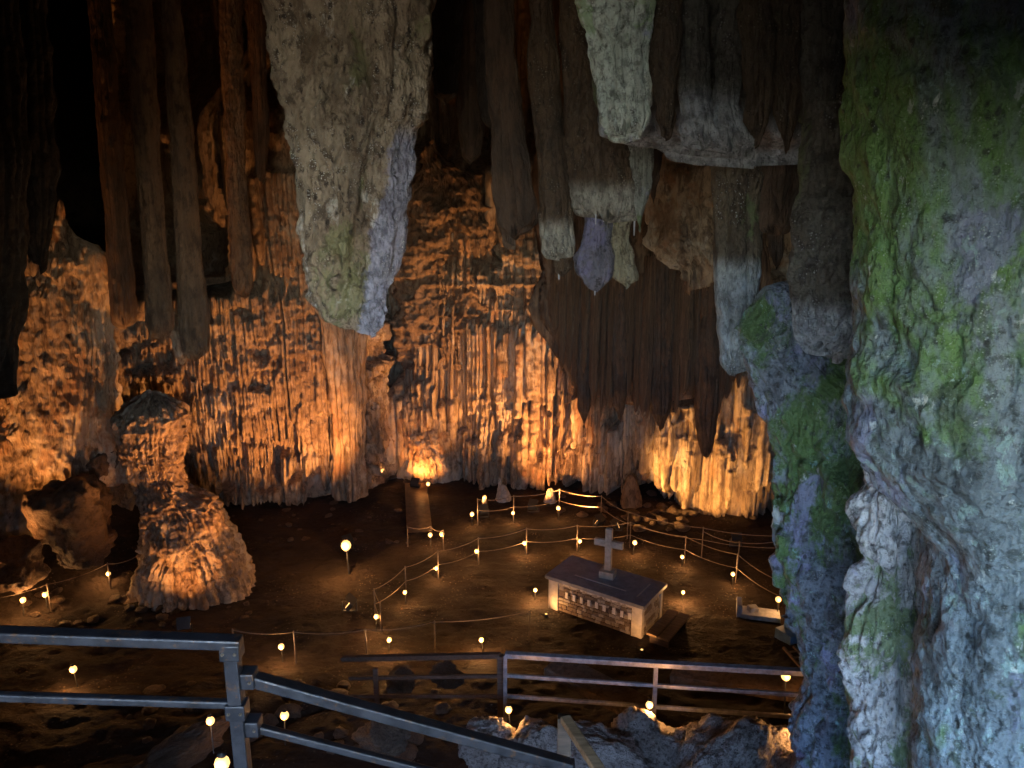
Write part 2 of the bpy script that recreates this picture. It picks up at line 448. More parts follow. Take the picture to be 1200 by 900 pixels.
def sheet(name, path, z0, z1, du, dz, mat, build, rough=.25, fine=.035, seed=0, popcorn=.05, top_lean=0.0):
    """a wall of rock along a plan path; build(D,S,Z,sx) lays draperies onto it"""
    L = float(np.hypot(*np.diff(np.asarray(path, float), axis=0).T).sum())
    nu = int(L / du); nz = int((z1 - z0) / dz)
    xy, nr, S = smooth_path(path, nu); Z = np.linspace(z0, z1, nz)
    s = S[:, None]; z = Z[None, :]
    D = rough * 2.2 * fbm(s * .35, z * .28, seed + .5, 3, seed) + rough * .8 * fbm(s * 1.1, z * 1.0, seed + 3.5, 4, seed + 5)
    D = D.astype(np.float64)
    sx = lambda x: float(np.interp(x, xy[:, 0], S)) if xy[0, 0] < xy[-1, 0] else 0.0
    if build: build(D, S, Z, sx)
    D += popcorn * (.55 - worley(s * 4.2, z * 4.2, seed + .3, seed)) * (1 + fbm(s * .7, z * .7, 7.1, 2, seed + 9)) * 1.6
    D += fine * fbm(s * 5.5, z * 4.0, seed + 1.5, 4, seed + 40, .6)
    V = np.empty((nu, nz, 3), np.float32)
    V[..., 0] = xy[:, :1] + nr[:, :1] * D
    V[..., 1] = xy[:, 1:] + nr[:, 1:] * D
    V[..., 2] = z + .3 * fine * fbm(s * 4, z * 4, 9.5, 3, seed + 60)
    if top_lean: V[..., 1] -= top_lean * np.clip(z - 6, 0, None)
    F_ = grid_faces(nu, nz)[:, ::-1] if False else grid_faces(nu, nz)
    return mesh_obj(name, V, F_, mat)

def tube_rock(name, Y, rows, mat, depth=.8, nth=160, nz=200, flute=.12, nfl=9, lump=.10, lumpf=1.2, fine=.03, finef=6.0, popcorn=.03, bot_var=.15,
              seed=0, turn=0.0, round_end=.12, stand=False, pipe_w=None, parent=None, yshift=None, ridge=0.0, terr=0.0, world_rows=False, pipe_end=0.0, crack=0.0, hook=None):
    """a closed body of rock (stalactite, column, stalagmite) given by rows (py, left px, right px) seen at distance Y"""
    rows = sorted(rows)
    cz, cx, rx = [], [], []
    for py, xl, xr in rows:
        a, b = (P(xl, py, Y), P(xr, py, Y)) if not world_rows else (Vector((xl, Y, -py)), Vector((xr, Y, -py)))
        cz.append(a.z); cx.append((a.x + b.x) / 2); rx.append(max(.01, (b.x - a.x) / 2))
    cz = np.array(cz[::-1]); cx = np.array(cx[::-1]); rx = np.array(rx[::-1])        # ascending z
    th = np.linspace(0, 2 * math.pi, nth, endpoint=False)[:, None]
    th = th - .55 * np.sin(th - 1.5 * math.pi)      # finer on the hall side
    th = np.mod(th, 2 * math.pi)
    v = np.linspace(0, 1, nz)[None, :]
    zlo, zhi = cz[0], cz[-1]
    r = np.random.default_rng(seed)
    # uneven lower (or, standing, upper) end
    arc = np.cos(th) * 1.7, np.sin(th) * 1.7
    ev = bot_var * fbm(arc[0] * 2.2 + seed, arc[1] * 2.2, .5, 3, seed + 2)
    if pipe_w and pipe_end:
        rp = np.random.default_rng(seed + 500)
        b = [0.0]
        while b[-1] < 2 * math.pi: b.append(b[-1] + rp.uniform(*pipe_w))
        b = np.array(b); k = np.clip(np.searchsorted(b, th) - 1, 0, len(b) - 1); kn = np.clip(np.searchsorted(b, th), 1, len(b) - 1)
        t = (th - (b[kn - 1] + b[kn]) / 2) / ((b[kn] - b[kn - 1]) / 2)
        lo = rp.uniform(-1, .7, len(b) + 1) * pipe_end
        ev = ev + lo[kn] + pipe_end * .35 * np.abs(t) ** 2
    if stand: z = zlo + (zhi + ev - zlo) * v
    else: z = (zlo + ev) + (zhi - zlo - ev) * v
    X0 = np.interp(z, cz, cx); RX = np.interp(z, cz, rx)
    e = np.clip(((zhi + ev - z) if stand else (z - (zlo + ev))) / max(round_end, 1e-3), 0, 1)
    cap = np.sqrt(np.clip(1 - (1 - e) ** 2, 0, 1))
    thw = th + turn + .12 * fbm(np.cos(th) * 1.5, np.sin(th) * 1.5, z * .5, 2, seed + 31)
    if pipe_w:
        b = [0.0]
        while b[-1] < 2 * math.pi: b.append(b[-1] + r.uniform(*pipe_w))
        b = np.array(b) * (2 * math.pi / b[-1]); n = len(b) - 1
        tw = np.mod(thw, 2 * math.pi); k = np.clip(np.searchsorted(b, tw) - 1, 0, n - 1)
        hw = (b[k + 1] - b[k]) / 2; t = (tw - (b[k] + b[k + 1]) / 2) / hw
        off = r.uniform(-1, 1, n)
        fl = flute * (np.sqrt(np.clip(1 - t * t, 0, 1)) - .6 + .5 * off[k]) * (hw / np.mean(pipe_w) * 2) ** .5
        fl = fl * (1 + .2 * vn(k * 1.7, z * 2.2, .5, seed))
    else:
        fl = flute * (np.abs(fbm(np.cos(thw) * nfl / 4, np.sin(thw) * nfl / 4, z * .15, 3, seed + 7)) * 2 - .6)
    x = np.cos(th); y = np.sin(th)
    RY = np.minimum(RX * depth, RX) if depth <= 1 else RX * depth
    px = X0 + x * RX * (1 + fl); py_ = Y + (yshift or 0) + y * RY * (1 + fl)
    dx = x; dy = y
    lm = lump * fbm(px * lumpf, py_ * lumpf, z * lumpf * .8, 4, seed + 11)
    if ridge: lm = lm + ridge * ridged(px * 2.2, py_ * 2.2, z * 2.0, 4, seed + 51)
    if terr: lm = lm + terr * (ridged(px * 1.5, py_ * 1.5, z * 4.5, 4, seed + 61) - .3)
    if crack: lm = lm - crack * np.clip(1 - np.abs(fbm(px * 2.1, py_ * 2.1, z * 1.1, 4, seed + 81, .6)) * 9, 0, 1) - crack * .6 * sstep(.1, .25, fbm(px * 3.1 + 5, py_ * 3.1, z * 2.6, 3, seed + 85))
    lm = lm + popcorn * (.55 - worley(px * 6, py_ * 6, z * 5, seed)) * 1.6
    lm = lm + fine * fbm(px * finef, py_ * finef, z * finef * .7, 4, seed + 21, .6)
    if hook is not None: lm = lm + hook(px, py_, z)
    px = X0 + (px + dx * lm - X0) * cap; py_ = (Y + (yshift or 0)) + (py_ + dy * lm - (Y + (yshift or 0))) * cap
    z = z + .5 * fine * fbm(px * 5, py_ * 5, z * 5, 3, seed + 77)
    V = np.stack(np.broadcast_arrays(px, py_, z), -1)
    F_ = grid_faces(nth, nz, True)
    return mesh_obj(name, V, F_, mat, parent)

# ------------------------------------------------------------------ the hall: floor, walls, roof, cave mouth
ALT_C = (2.22, 16.70)            # altar centre, kept level
def floor_z(x, y):
    x = np.asarray(x, np.float64); y = np.asarray(y, np.float64)
    b = np.interp(y, [-8, -2, 0, 2.4, 6, 9, 11, 13, 14.8, 16, 40], [6.1, 6.1, 5.6, 4.0, 2.2, 1.2, .9, .4, .06, 0, 0])
    b = b - .5 * sstep(.5, 1.6, x) * sstep(-2, 0, y) * sstep(6, 3, y)
    b = b + 2.6 * np.clip((-x - 9.6) / 5, 0, 1) ** 1.4 * sstep(15.5, 19.5, y)
    b = b + .9 * sstep(5.5, 10, x) * sstep(16, 12, y)
    lump = .22 * fbm(x * .5, y * .5, .5, 3, 3) + .07 * fbm(x * 1.9, y * 1.9, .5, 3, 8)
    wt = np.clip(np.hypot((x - ALT_C[0]) / 3.2, (y - ALT_C[1]) / 2.6) - .6, 0, 1)
    slope = sstep(16, 12, y)
    return b + lump * (wt * (.35 + .65 * np.clip(slope + sstep(-7, -11, x), 0, 1))) - .03
def gz(x, y): return float(floor_z(np.array([x]), np.array([y]))[0])
def GF(px, py):
    """pixel -> point on the real floor"""
    z = 0.0
    for _ in range(25):
        p = G(px, py, z); z = .5 * z + .5 * gz(p.x, p.y)
    p = G(px, py, z); return Vector((p.x, p.y, gz(p.x, p.y)))

def floor_patch(x0, x1, y0, y1, d, name):
    nx = int((x1 - x0) / d) + 1; ny = int((y1 - y0) / d) + 1
    X, Yy = np.meshgrid(np.linspace(x0, x1, nx), np.linspace(y0, y1, ny), indexing='ij')
    Zz = floor_z(X, Yy)
    Zz = Zz + .035 * fbm(X * 2.6, Yy * 4.4, .7, 4, 71, .6) + .03 * np.clip(.35 - worley(X * 3.2, Yy * 3.2, .5, 5), 0, 1) * 2
    o = mesh_obj(name, np.stack([X, Yy, Zz], -1), grid_faces(nx, ny), M['soil'])
    return o
X, Yy = None, None
xs = np.unique(np.concatenate([np.linspace(-24, -15, 19), np.arange(-15, 11, .055), np.linspace(11, 20, 19)]))
ys = np.unique(np.concatenate([np.linspace(-30, 7.5, 60), np.arange(7.5, 28, .055), np.linspace(28, 36, 17)]))
X, Yy = np.meshgrid(xs, ys, indexing='ij')
Zz = floor_z(X, Yy) + .035 * fbm(X * 2.6, Yy * 4.4, .7, 4, 71, .6) + .05 * np.clip(.38 - worley(X * 3.0, Yy * 3.0, .5, 5), 0, 1)
tag(mesh_obj('cave_floor', np.stack([X, Yy, Zz], -1), grid_faces(len(xs), len(ys)), M['soil']), kind='structure')

def structure(o): return tag(o, kind='structure')
# coarse outer walls close the hall behind every formation
def plainwall(name, path, mat, z0=-1, z1=19, seed=0, du=.16, dz=.16, rough=.5, build=None):
    return structure(sheet(name, path, z0, z1, du, dz, mat, build, rough, .08, seed, .05))
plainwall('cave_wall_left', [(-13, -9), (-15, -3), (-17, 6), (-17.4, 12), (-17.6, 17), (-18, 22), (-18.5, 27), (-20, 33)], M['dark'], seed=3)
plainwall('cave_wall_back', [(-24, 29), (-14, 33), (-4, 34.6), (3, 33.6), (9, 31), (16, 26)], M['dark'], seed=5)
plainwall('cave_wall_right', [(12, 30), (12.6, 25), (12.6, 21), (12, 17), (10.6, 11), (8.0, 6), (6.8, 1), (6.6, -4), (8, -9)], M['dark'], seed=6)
def ceil_z(x, y):
    b = np.interp(y, [-9, -2, 3, 10, 20, 36], [12.0, 12.3, 13.6, 14.4, 16.6, 18.0])
    return b + .9 * fbm(x * .25, y * .25, .5, 4, 91) + .35 * fbm(x * .9, y * .9, .5, 3, 92)
cxs = np.arange(-26, 22, .22); cys = np.arange(-7.5, 37, .22)
CX, CY = np.meshgrid(cxs, cys, indexing='ij')
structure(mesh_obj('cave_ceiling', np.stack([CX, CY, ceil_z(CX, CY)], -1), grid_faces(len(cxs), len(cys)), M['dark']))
# rock over and beside the cave mouth behind the viewer
def mouth():
    lip = [(-26, 5), (-4.3, 5), (-4.0, 9), (-3.4, 10.2), (-2.6, 10.5), (-2.2, 12.2), (-1.8, 12.6), (-.5, 12.5), (-.2, 11.2), (.1, 9.75), (.7, 9.5), (2.6, 9.45), (4.5, 9.45), (5.6, 9.2), (6.0, 5), (22, 5)]  # unseen lip, outlined to cut daylight off the upper rock
    V = []
    for y in (-2.6, -4.6):
        for x, z in lip: V.append((x, y + .25 * math.sin(x * 1.7), z))
        for x, z in lip: V.append((x, y + .25 * math.sin(x * 1.1), 20))
    n = len(lip); Fq = []
    for k in range(n - 1):
        Fq += [(k, k + 1, n + k + 1, n + k), (2 * n + k, 3 * n + k, 3 * n + k + 1, 2 * n + k + 1), (k, 2 * n + k, 2 * n + k + 1, k + 1), (n + k, n + k + 1, 3 * n + k + 1, 3 * n + k)]
    structure(mesh_obj('cave_mouth_rock', V, Fq, M['dark'], smooth=False))
mouth()
# unseen rock added above the viewer to shade the pillar top
structure(tube_rock('added_shade_boss', .5, [(-15, -.1, 2.6), (-11, -.05, 2.3), (-10.4, .0, 2.1), (-10.06, .05, 2.0)], M['dark'], .26, 60, 50, .1, 8, .03, 1.5, .01, 5, .01, .02, seed=19, world_rows=True))

# unseen rock added on the left to keep daylight off the far columns
structure(tube_rock('added_shade_buttress', 2.0, [(-16, -9, -3.3), (-10, -9, -3.15), (-4, -9, -3.0)], M['dark'], 1.35, 80, 80, .1, 8, .2, .8, .05, 4, .03, .0, seed=18, world_rows=True))

def xs_at(px, py, Y): return P(px, py, Y).x
def zs_at(py, Y): return P(600, py, Y).z

# ------------------------------------------------------------------ flowstone walls
# --- terraced wall to the left of the recess
def left_build(D, S, Z, sx):
    Y = 23.6
    def pp(xl, xr, yt, yb, w, d0, seed, Y=Y, **k):
        pipes(D, S, Z, sx(xs_at(xl, (yt + yb) / 2, Y)), sx(xs_at(xr, (yt + yb) / 2, Y)), zs_at(yt, Y), zs_at(yb, Y), w, d0, seed=seed, **k)
    # upper dark pipes
    pp(90, 300, -60, 250, (.2, .5), .3, 1, zvar=.6)
    pp(285, 345, 205, 330, (.10, .22), .35, 2, zvar=.6)
    pp(235, 300, 345, 415, (.06, .13), .55, 3, zvar=.35)
    pp(275, 345, 350, 500, (.05, .12), .5, 4, zvar=.9, tvar=.3)
    pp(340, 385, 350, 470, (.06, .13), .25, 5, zvar=.7)
    pp(372, 392, 390, 550, (.06, .12), .4, 6, zvar=.5)
    r = np.random.default_rng(6)
    for k in range(46):                                     # tiers of long fine flutes
        px = r.uniform(150, 395); py = r.uniform(345, 500); wpx = r.uniform(18, 55); h = r.uniform(35, 95)
        pp(px, px + wpx, py, min(py + h, 590), (.05, .13), r.uniform(.05, .5), 300 + k, zvar=.45, tvar=.15, topfade=.15, taper=6)
    r = np.random.default_rng(5)
    for k in range(90):                                    # small dripping terraces
        px = r.uniform(125, 400); py = r.uniform(375, 575)
        if 270 < px < 350 and py < 470: continue
        wpx = r.uniform(10, 42); h = r.uniform(8, 34)
        pp(px, px + wpx, py, py + h, (.04, .11), r.uniform(.15, .5) + .25 * (py - 375) / 200, 100 + k, zvar=.16, tvar=.05, topfade=.10, taper=3.5)
    s = S[:, None]; z = Z[None, :]
    m = sstep(zs_at(330, Y), zs_at(380, Y), z)
    crag = sstep(sx(xs_at(350, 450, Y)), sx(xs_at(250, 450, Y)), s) * m
    D += (.2 * m + .5 * crag) * (.55 * (.5 - worley(s * 1.1, z * 1.3, .5, 81)) + .30 * fbm(s * 1.2, z * 1.6, 2.5, 4, 83) - .7 * sstep(.28, .5, fbm(s * .9, z * 1.2, 4.5, 4, 85)))
    D += m * .07 * (ridged(s * 2.2, z * 2.6, .5, 5, 77) - .35)
    D += m * .9 * sstep(3.0, 0, z) ** 2 * .5
    xe = sx(xs_at(262, 340, Y))
    top = zs_at(348, Y) + .35 * vn(s * 1.3, .5, .5, 9) + .25 * vn(s * 4, .5, .5, 10)
    D -= 4.0 * sstep(0, .5, z - top) * sstep(xe + .3, xe - .3, s)
    D -= 1.6 * sstep(0, 2.5, z - zs_at(150, Y))
wl = sheet('flowstone_wall', [(-12.6, 24.5), (-12.2, 22.6), (-11.0, 22.9), (-9.4, 23.7), (-7.6, 24.2), (-6.2, 24.4), (-5.3, 24.7), (-4.9, 26), (-5.0, 29.5)], -.6, 17, .023, .045, M['flow_rough'], left_build, .22, .05, 21, .06)
tag(wl, 'rough tan flowstone wall with dripping terraces behind the mushroom-topped stalagmite', 'flowstone')

# --- centre and right of the recess
def centre_build(D, S, Z, sx):
    def pp(xl, xr, yt, yb, w, d0, seed, Y=25.8, **k):
        pipes(D, S, Z, sx(xs_at(xl, (yt + yb) / 2, Y)), sx(xs_at(xr, (yt + yb) / 2, Y)), zs_at(yt, Y), zs_at(yb, Y), w, d0, seed=seed, **k)
    pp(470, 720, -120, 190, (.25, .6), .3, 9, zvar=1.2)
    pp(570, 700, 60, 330, (.15, .4), .35, 10, zvar=1.0)
    pp(476, 520, 270, 350, (.12, .25), .5, 11, zvar=.5)
    pp(590, 700, 300, 420, (.10, .24), .5, 12, zvar=1.0)
    pp(640, 705, 330, 470, (.08, .2), .7, 13, zvar=.7)
    # the pale central organ pipes
    pp(478, 500, 395, 520, (.10, .2), .55, 14, zvar=.8)
    pp(490, 560, 388, 492, (.06, .13), .8, 15, zvar=.5, tvar=.15)
    pp(552, 605, 384, 488, (.06, .14), .95, 16, zvar=.7, tvar=.2)
    pp(600, 640, 395, 470, (.07, .15), .9, 17, zvar=.4, tvar=.4)
    for k, (px, yt) in enumerate([(606, 376), (613, 392), (623, 372), (631, 380), (637, 378), (668, 425), (592, 398)]):
        pp(px - 4, px + 5, yt, yt + 90, (.2, .24), .9, 200 + k, hang=False, taper=2.2, zvar=0, tvar=.05)
    r = np.random.default_rng(8)
    for k in range(60):                                     # fine flutes all over, in uneven tiers
        px = r.uniform(476, 700); py = r.uniform(270, 520); wpx = r.uniform(14, 45); h = r.uniform(30, 90)
        pp(px, px + wpx, py, min(py + h, 572), (.05, .13), r.uniform(.2, .85) + .3 * (py > 430), 400 + k, zvar=.5, tvar=.2, topfade=.15, taper=7)
    for k in range(34):
        px = r.uniform(705, 910); py = r.uniform(470, 560); wpx = r.uniform(12, 34); h = r.uniform(30, 80)
        pp(px, px + wpx, py, min(py + h, 612), (.05, .14), r.uniform(.8, 1.5), 500 + k, Y=23, zvar=.4, tvar=.2, topfade=.12, taper=7)
    for k in range(26):                                     # thin standing spires with pointed tops
        px = r.uniform(590, 705) if k < 12 else r.uniform(705, 915); Yk = 25.6 if k < 12 else 23.2
        yt = (r.uniform(395, 470) if k < 12 else r.uniform(468, 520))
        pp(px - 3, px + 3.5, yt, yt + r.uniform(40, 90), (.16, .2), r.uniform(.9, 1.3), 560 + k, Y=Yk, hang=False, taper=5, zvar=0, tvar=.05)
    # short flutes below, growing from the foot
    pp(540, 560, 505, 575, (.12, .25), .75, 18, zvar=.1)
    pp(555, 700, 520, 566, (.08, .24), .85, 19, zvar=.5, tvar=.5)
    pp(470, 545, 470, 562, (.18, .4), .95, 20, zvar=.1, tvar=.25, topfade=.5)
    pp(474, 490, 455, 530, (.2, .3), 1.0, 22, zvar=.1, topfade=.4)
    # right hand draperies
    Yr = 23.2
    pp(690, 725, 470, 560, (.10, .22), .55, 30, Y=24.6, zvar=.4, tvar=.4)
    pp(715, 770, 500, 566, (.08, .2), .8, 31, Y=24, zvar=.45, tvar=.3)
    pp(748, 800, 486, 572, (.10, .22), .95, 32, Y=23.5, zvar=.5, tvar=.35)
    pp(780, 850, 480, 590, (.12, .26), 1.15, 33, Y=23, zvar=.7, tvar=.3)
    pp(806, 862, 500, 612, (.14, .34), 1.3, 34, Y=22.8, zvar=.3, tvar=.4)
    pp(845, 935, 430, 602, (.12, .3), 1.0, 35, Y=22.8, zvar=.6, tvar=.5)
    pp(860, 930, 330, 470, (.2, .4), .7, 36, Y=22.8, zvar=1.2)
    for k, (px, yt) in enumerate([(735, 478), (759, 480), (700, 470), (846, 480), (822, 478)]):
        pp(px - 4, px + 5, yt, 560, (.22, .26), .95, 230 + k, Y=23.8, hang=False, taper=3, zvar=0, tvar=.05)
    s = S[:, None]; z = Z[None, :]
    Y = 25.8
    s0, s1 = sx(xs_at(548, 480, Y)), sx(xs_at(712, 480, Y))
    m = sstep(s0, s0 + .8, s) * sstep(s1, s1 - .8, s) * sstep(zs_at(425, Y), zs_at(478, Y), z)
    D += m * (.55 * sstep(zs_at(430, Y), zs_at(560, Y), z) + .30 * (.55 - worley(s * 2.6, z * 2.6, .5, 61)) + .16 * (ridged(s * 1.6, z * 2.6, 1.5, 4, 63) - .3))
    m2 = sstep(zs_at(400, Y), zs_at(340, Y), z) * sstep(zs_at(250, Y), zs_at(300, Y), z)
    D += m2 * .5 * (ridged(s * .6, z * 1.7, 2.5, 4, 65) - .3)
    D -= 2.6 * sstep(zs_at(205, Y), zs_at(150, Y), z + .5 * vn(s * .8, .5, .5, 4))
    D += .22 * sstep(zs_at(300, Y), zs_at(360, Y), z) * (.35 * (.5 - worley(s * 1.3, z * 1.3, .5, 91)) - .6 * sstep(.30, .5, fbm(s * .9, z * 1.1, 6.5, 4, 93)))
    # undercut at the foot of the draperies
    sR0, sR1 = sx(xs_at(765, 590, 23.4)), sx(xs_at(805, 590, 23.4))
    D -= .9 * sstep(sR0 - .3, sR0, s) * sstep(sR1 + .3, sR1, s) * sstep(zs_at(563, 23.4), zs_at(580, 23.4), z)
wc = sheet('flowstone_curtains', [(-5.6, 29.2), (-4.7, 28.3), (-4.1, 27.3), (-3.3, 26.9), (-1.5, 26.7), (.5, 26.4), (2.2, 26.2), (4, 25.1), (5.5, 24.2), (7, 23.7), (8.6, 23.7), (10.5, 22.6), (11.6, 20)], -.6, 17, .022, .045, M['flow'], centre_build, .18, .03, 33, .035)
tag(wc, 'pale organ-pipe flowstone curtains on the far wall behind the cross', 'flowstone')

def formation(name, label, cat, *a, group=None, **k):
    o = tube_rock(name, *a, **k)
    return tag(o, label, cat, group)

# ------------------------------------------------------------------ formations, far to near
formation('fluted_column', 'tall slim fluted tan column at the right end of the terraced flowstone wall', 'column', 23.6,
          [(585, 394, 426), (560, 392, 424), (500, 390, 424), (440, 386, 424), (400, 382, 422), (350, 372, 424), (250, 360, 420), (100, 350, 410), (-120, 350, 410)],
          M['flow'], 1.0, 160, 300, .30, 12, .10, 1.5, .03, 7, .02, 0, seed=41, pipe_w=(.25, .55))
formation('lit_stump', 'orange-lit flowstone stump standing at the foot of the far wall beside the recess', 'flowstone', 26.0,
          [(566, 470, 542), (540, 471, 540), (510, 473, 532), (480, 474, 515), (462, 476, 498), (455, 478, 488)],
          M['flow'], .7, 200, 160, .10, 10, .22, 1.3, .04, 6, .04, .3, seed=42, stand=True, round_end=.5, pipe_w=(.2, .5))
def hanging_curtain():
    e = empty('hanging_curtain', P(760, 470, 21.0))
    tag(e, 'broad dark brown hanging curtain of stone pipes in front of lit draperies', 'stalactite')
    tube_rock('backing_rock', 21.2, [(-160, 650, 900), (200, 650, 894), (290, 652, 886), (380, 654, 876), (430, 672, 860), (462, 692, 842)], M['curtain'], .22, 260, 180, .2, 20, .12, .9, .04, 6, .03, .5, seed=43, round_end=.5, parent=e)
    ms = []
    for k in range(10):
        r = np.random.default_rng(900 + k); n, m = 18, 70
        th = np.linspace(0, 2 * math.pi, n, endpoint=False)[:, None]; v = np.linspace(0, 1, m)[None, :]
        tip = np.clip(v / .06, 0, 1) ** .5 * (.55 + .45 * np.clip(v / .35, 0, 1))
        rad = tip * (1 + .16 * fbm(np.cos(th) * 1.5, np.sin(th) * 1.5, v * 9 + k * 5, 3, 900 + k) + .12 * vn(k * 2.7, .5, v * 22, 5))
        wx = .35 * vn(v * 3, k * 1.9, .5, 7); wy = .35 * vn(v * 3, k * 1.9, 5.5, 8)
        me = raw_mesh('pipe', np.stack(np.broadcast_arrays(np.cos(th) * rad + wx, np.sin(th) * rad + wy, v + 0 * th), -1), grid_faces(n, m, True))
        me.materials.append(M['curtain']); ms.append(me)
    r = random.Random(31)
    for row, (yo, cnt) in enumerate(((-.10, 30), (-.42, 34), (-.70, 30))):
        for i in range(cnt):
            px = 648 + (884 - 648) * (i + r.uniform(.1, .9)) / cnt
            edge = max(0, min(1, (px - 648) / 50, (884 - px) / 40))
            yb = np.interp(px, [648, 668, 700, 740, 770, 800, 830, 852, 884], [415, 470, 502, 494, 503, 482, 522, 486, 440]) - r.uniform(0, 42) * (1 if r.random() < .8 else 1.9) - (2 - row) * 5
            Y = 21.1 + yo * (.5 + .5 * edge)
            p = P(px, yb, Y); top = P(px, r.choice([150, 230, 260, 285, 300, 320]) if row else 120, Y).z
            o = bpy.data.objects.new('pipe', ms[r.randrange(10)]); COL.objects.link(o); o.parent = e
            w = r.uniform(.06, .14) * (1.5 if r.random() < .15 else 1)
            o.location = p - e.location; o.scale = (w, w, top - p.z)
hanging_curtain()
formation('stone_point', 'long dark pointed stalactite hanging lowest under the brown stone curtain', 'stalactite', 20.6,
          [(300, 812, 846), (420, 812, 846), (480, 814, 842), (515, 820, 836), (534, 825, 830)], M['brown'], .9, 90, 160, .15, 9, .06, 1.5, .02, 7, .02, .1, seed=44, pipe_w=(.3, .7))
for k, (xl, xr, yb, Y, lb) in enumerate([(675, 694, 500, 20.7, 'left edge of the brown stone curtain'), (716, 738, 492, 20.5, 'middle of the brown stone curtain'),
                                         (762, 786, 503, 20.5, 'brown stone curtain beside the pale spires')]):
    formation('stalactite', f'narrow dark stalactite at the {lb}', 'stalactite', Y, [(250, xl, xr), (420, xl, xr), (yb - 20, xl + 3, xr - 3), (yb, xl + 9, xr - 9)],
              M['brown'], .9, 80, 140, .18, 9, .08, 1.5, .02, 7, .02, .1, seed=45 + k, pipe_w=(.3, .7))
formation('rock_hump', 'brown rounded rock buttress high on the far wall above the pale curtains', 'rock', 26.3,
          [(430, 470, 600), (380, 474, 590), (330, 476, 584), (280, 482, 578), (235, 486, 572), (205, 490, 566), (186, 494, 520)], M['brownlit'], .30, 220, 190, .15, 8, .45, .7, .07, 3, .10, .9, seed=50, stand=True, round_end=.8, ridge=.30, crack=.1)
formation('rock_lump', 'ragged orange-lit rock mass with root-like ridges beside the grey pointed stalactite', 'rock', 15.0,
          [(60, 752, 850), (150, 752, 850), (230, 756, 846), (290, 762, 836), (318, 790, 830)], M['flow'], .5, 220, 190, .1, 8, .25, 1.3, .06, 5, .03, .5, seed=51, round_end=.3, ridge=.20)
# left side
formation('flowstone_stump', 'brightly lit smooth flowstone stump with stalagmite peaks behind the dark curtain', 'flowstone', 19.0,
          [(560, -30, 150), (500, -10, 140), (440, 18, 136), (400, 22, 132), (345, 22, 132), (330, 30, 130), (300, 32, 124), (288, 40, 112), (276, 48, 92)],
          M['flow'], .55, 260, 240, .07, 10, .22, .9, .05, 5, .05, .7, seed=52, stand=True, round_end=.35, pipe_w=(.08, .25))
for k, (xc, w, yt, nm) in enumerate([(42, 9, 272, 'blunt'), (71, 12, 236, 'tallest')]):
    formation('stalagmite', f'{nm} stalagmite peak rising from the lit flowstone stump', 'stalagmite', 18.9,
              [(330, xc - w * 1.6, xc + w * 1.6), (290, xc - w, xc + w), (270, xc - w * .6, xc + w * .6), (yt, xc - w * .35, xc + w * .3)][:4],
              M['flow'], .9, 70, 90, .1, 6, .08, 2, .03, 6, .03, .05, seed=55 + k, stand=True, round_end=.15)
formation('flowstone_ledge', 'low rounded flowstone ledge against the left cave wall', 'flowstone', 18.6,
          [(620, -60, 60), (520, -40, 36), (470, -30, 28), (452, -20, 22)], M['flow'], .7, 120, 100, .1, 8, .2, 1.1, .05, 5, .05, .2, seed=58, stand=True, round_end=.3)
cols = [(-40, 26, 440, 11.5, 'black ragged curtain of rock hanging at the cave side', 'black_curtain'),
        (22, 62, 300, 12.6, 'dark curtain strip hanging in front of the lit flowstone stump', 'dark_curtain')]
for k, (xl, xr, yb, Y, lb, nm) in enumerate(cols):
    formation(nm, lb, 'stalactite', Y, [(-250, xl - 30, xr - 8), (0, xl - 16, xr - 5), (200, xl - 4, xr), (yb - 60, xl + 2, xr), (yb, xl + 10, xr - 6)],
              M['shade_black'], .7, 100, 160, .2, 10, .10, 1.2, .04, 5, .03, .4, seed=60 + k, pipe_w=(.2, .6))
for k, (pts, Y, lb) in enumerate([([(-250, 105, 160), (40, 146, 182), (200, 156, 192), (330, 164, 203), (392, 168, 208)], 15.5, 'slender brown stone column, left one of the close pair'),
                                  ([(-250, 145, 195), (0, 186, 214), (200, 198, 232), (350, 204, 244), (418, 208, 250)], 15.2, 'slender brown stone column ending beside the pale nub'),
                                  ([(-250, 215, 260), (0, 252, 286), (200, 262, 292), (345, 270, 300)], 18.5, 'dim brown stone column above the fine fluted ledge'),
                                  ([(-250, 60, 110), (0, 100, 132), (200, 116, 148), (380, 128, 164)], 17.5, 'dim dark column between the lit stump and the column pair'),
                                  ([(-250, 270, 300), (0, 288, 312), (150, 294, 318), (210, 298, 314)], 20.5, 'thin stone column partly hidden behind the great pitted stalactite')]):
    pts = [(y_, a_ + .13 * (b_ - a_), b_ - .13 * (b_ - a_)) for y_, a_, b_ in pts]
    formation('stone_column', lb, 'column', Y, pts, M['column'] if k < 3 else M['brown'], .95, 110, 260, .14, 9, .05, 1.0, .015, 7, .012, .15, seed=66 + k, pipe_w=(.35, .9), round_end=.25)
formation('pale_nub', 'pale lit stalactite nub hanging beside the foot of the brown column pair', 'stalactite', 16.6,
          [(368, 205, 224), (390, 204, 226), (410, 206, 222), (426, 211, 216)], M['flow'], .9, 70, 60, .1, 6, .06, 2, .03, 7, .04, .05, seed=75)
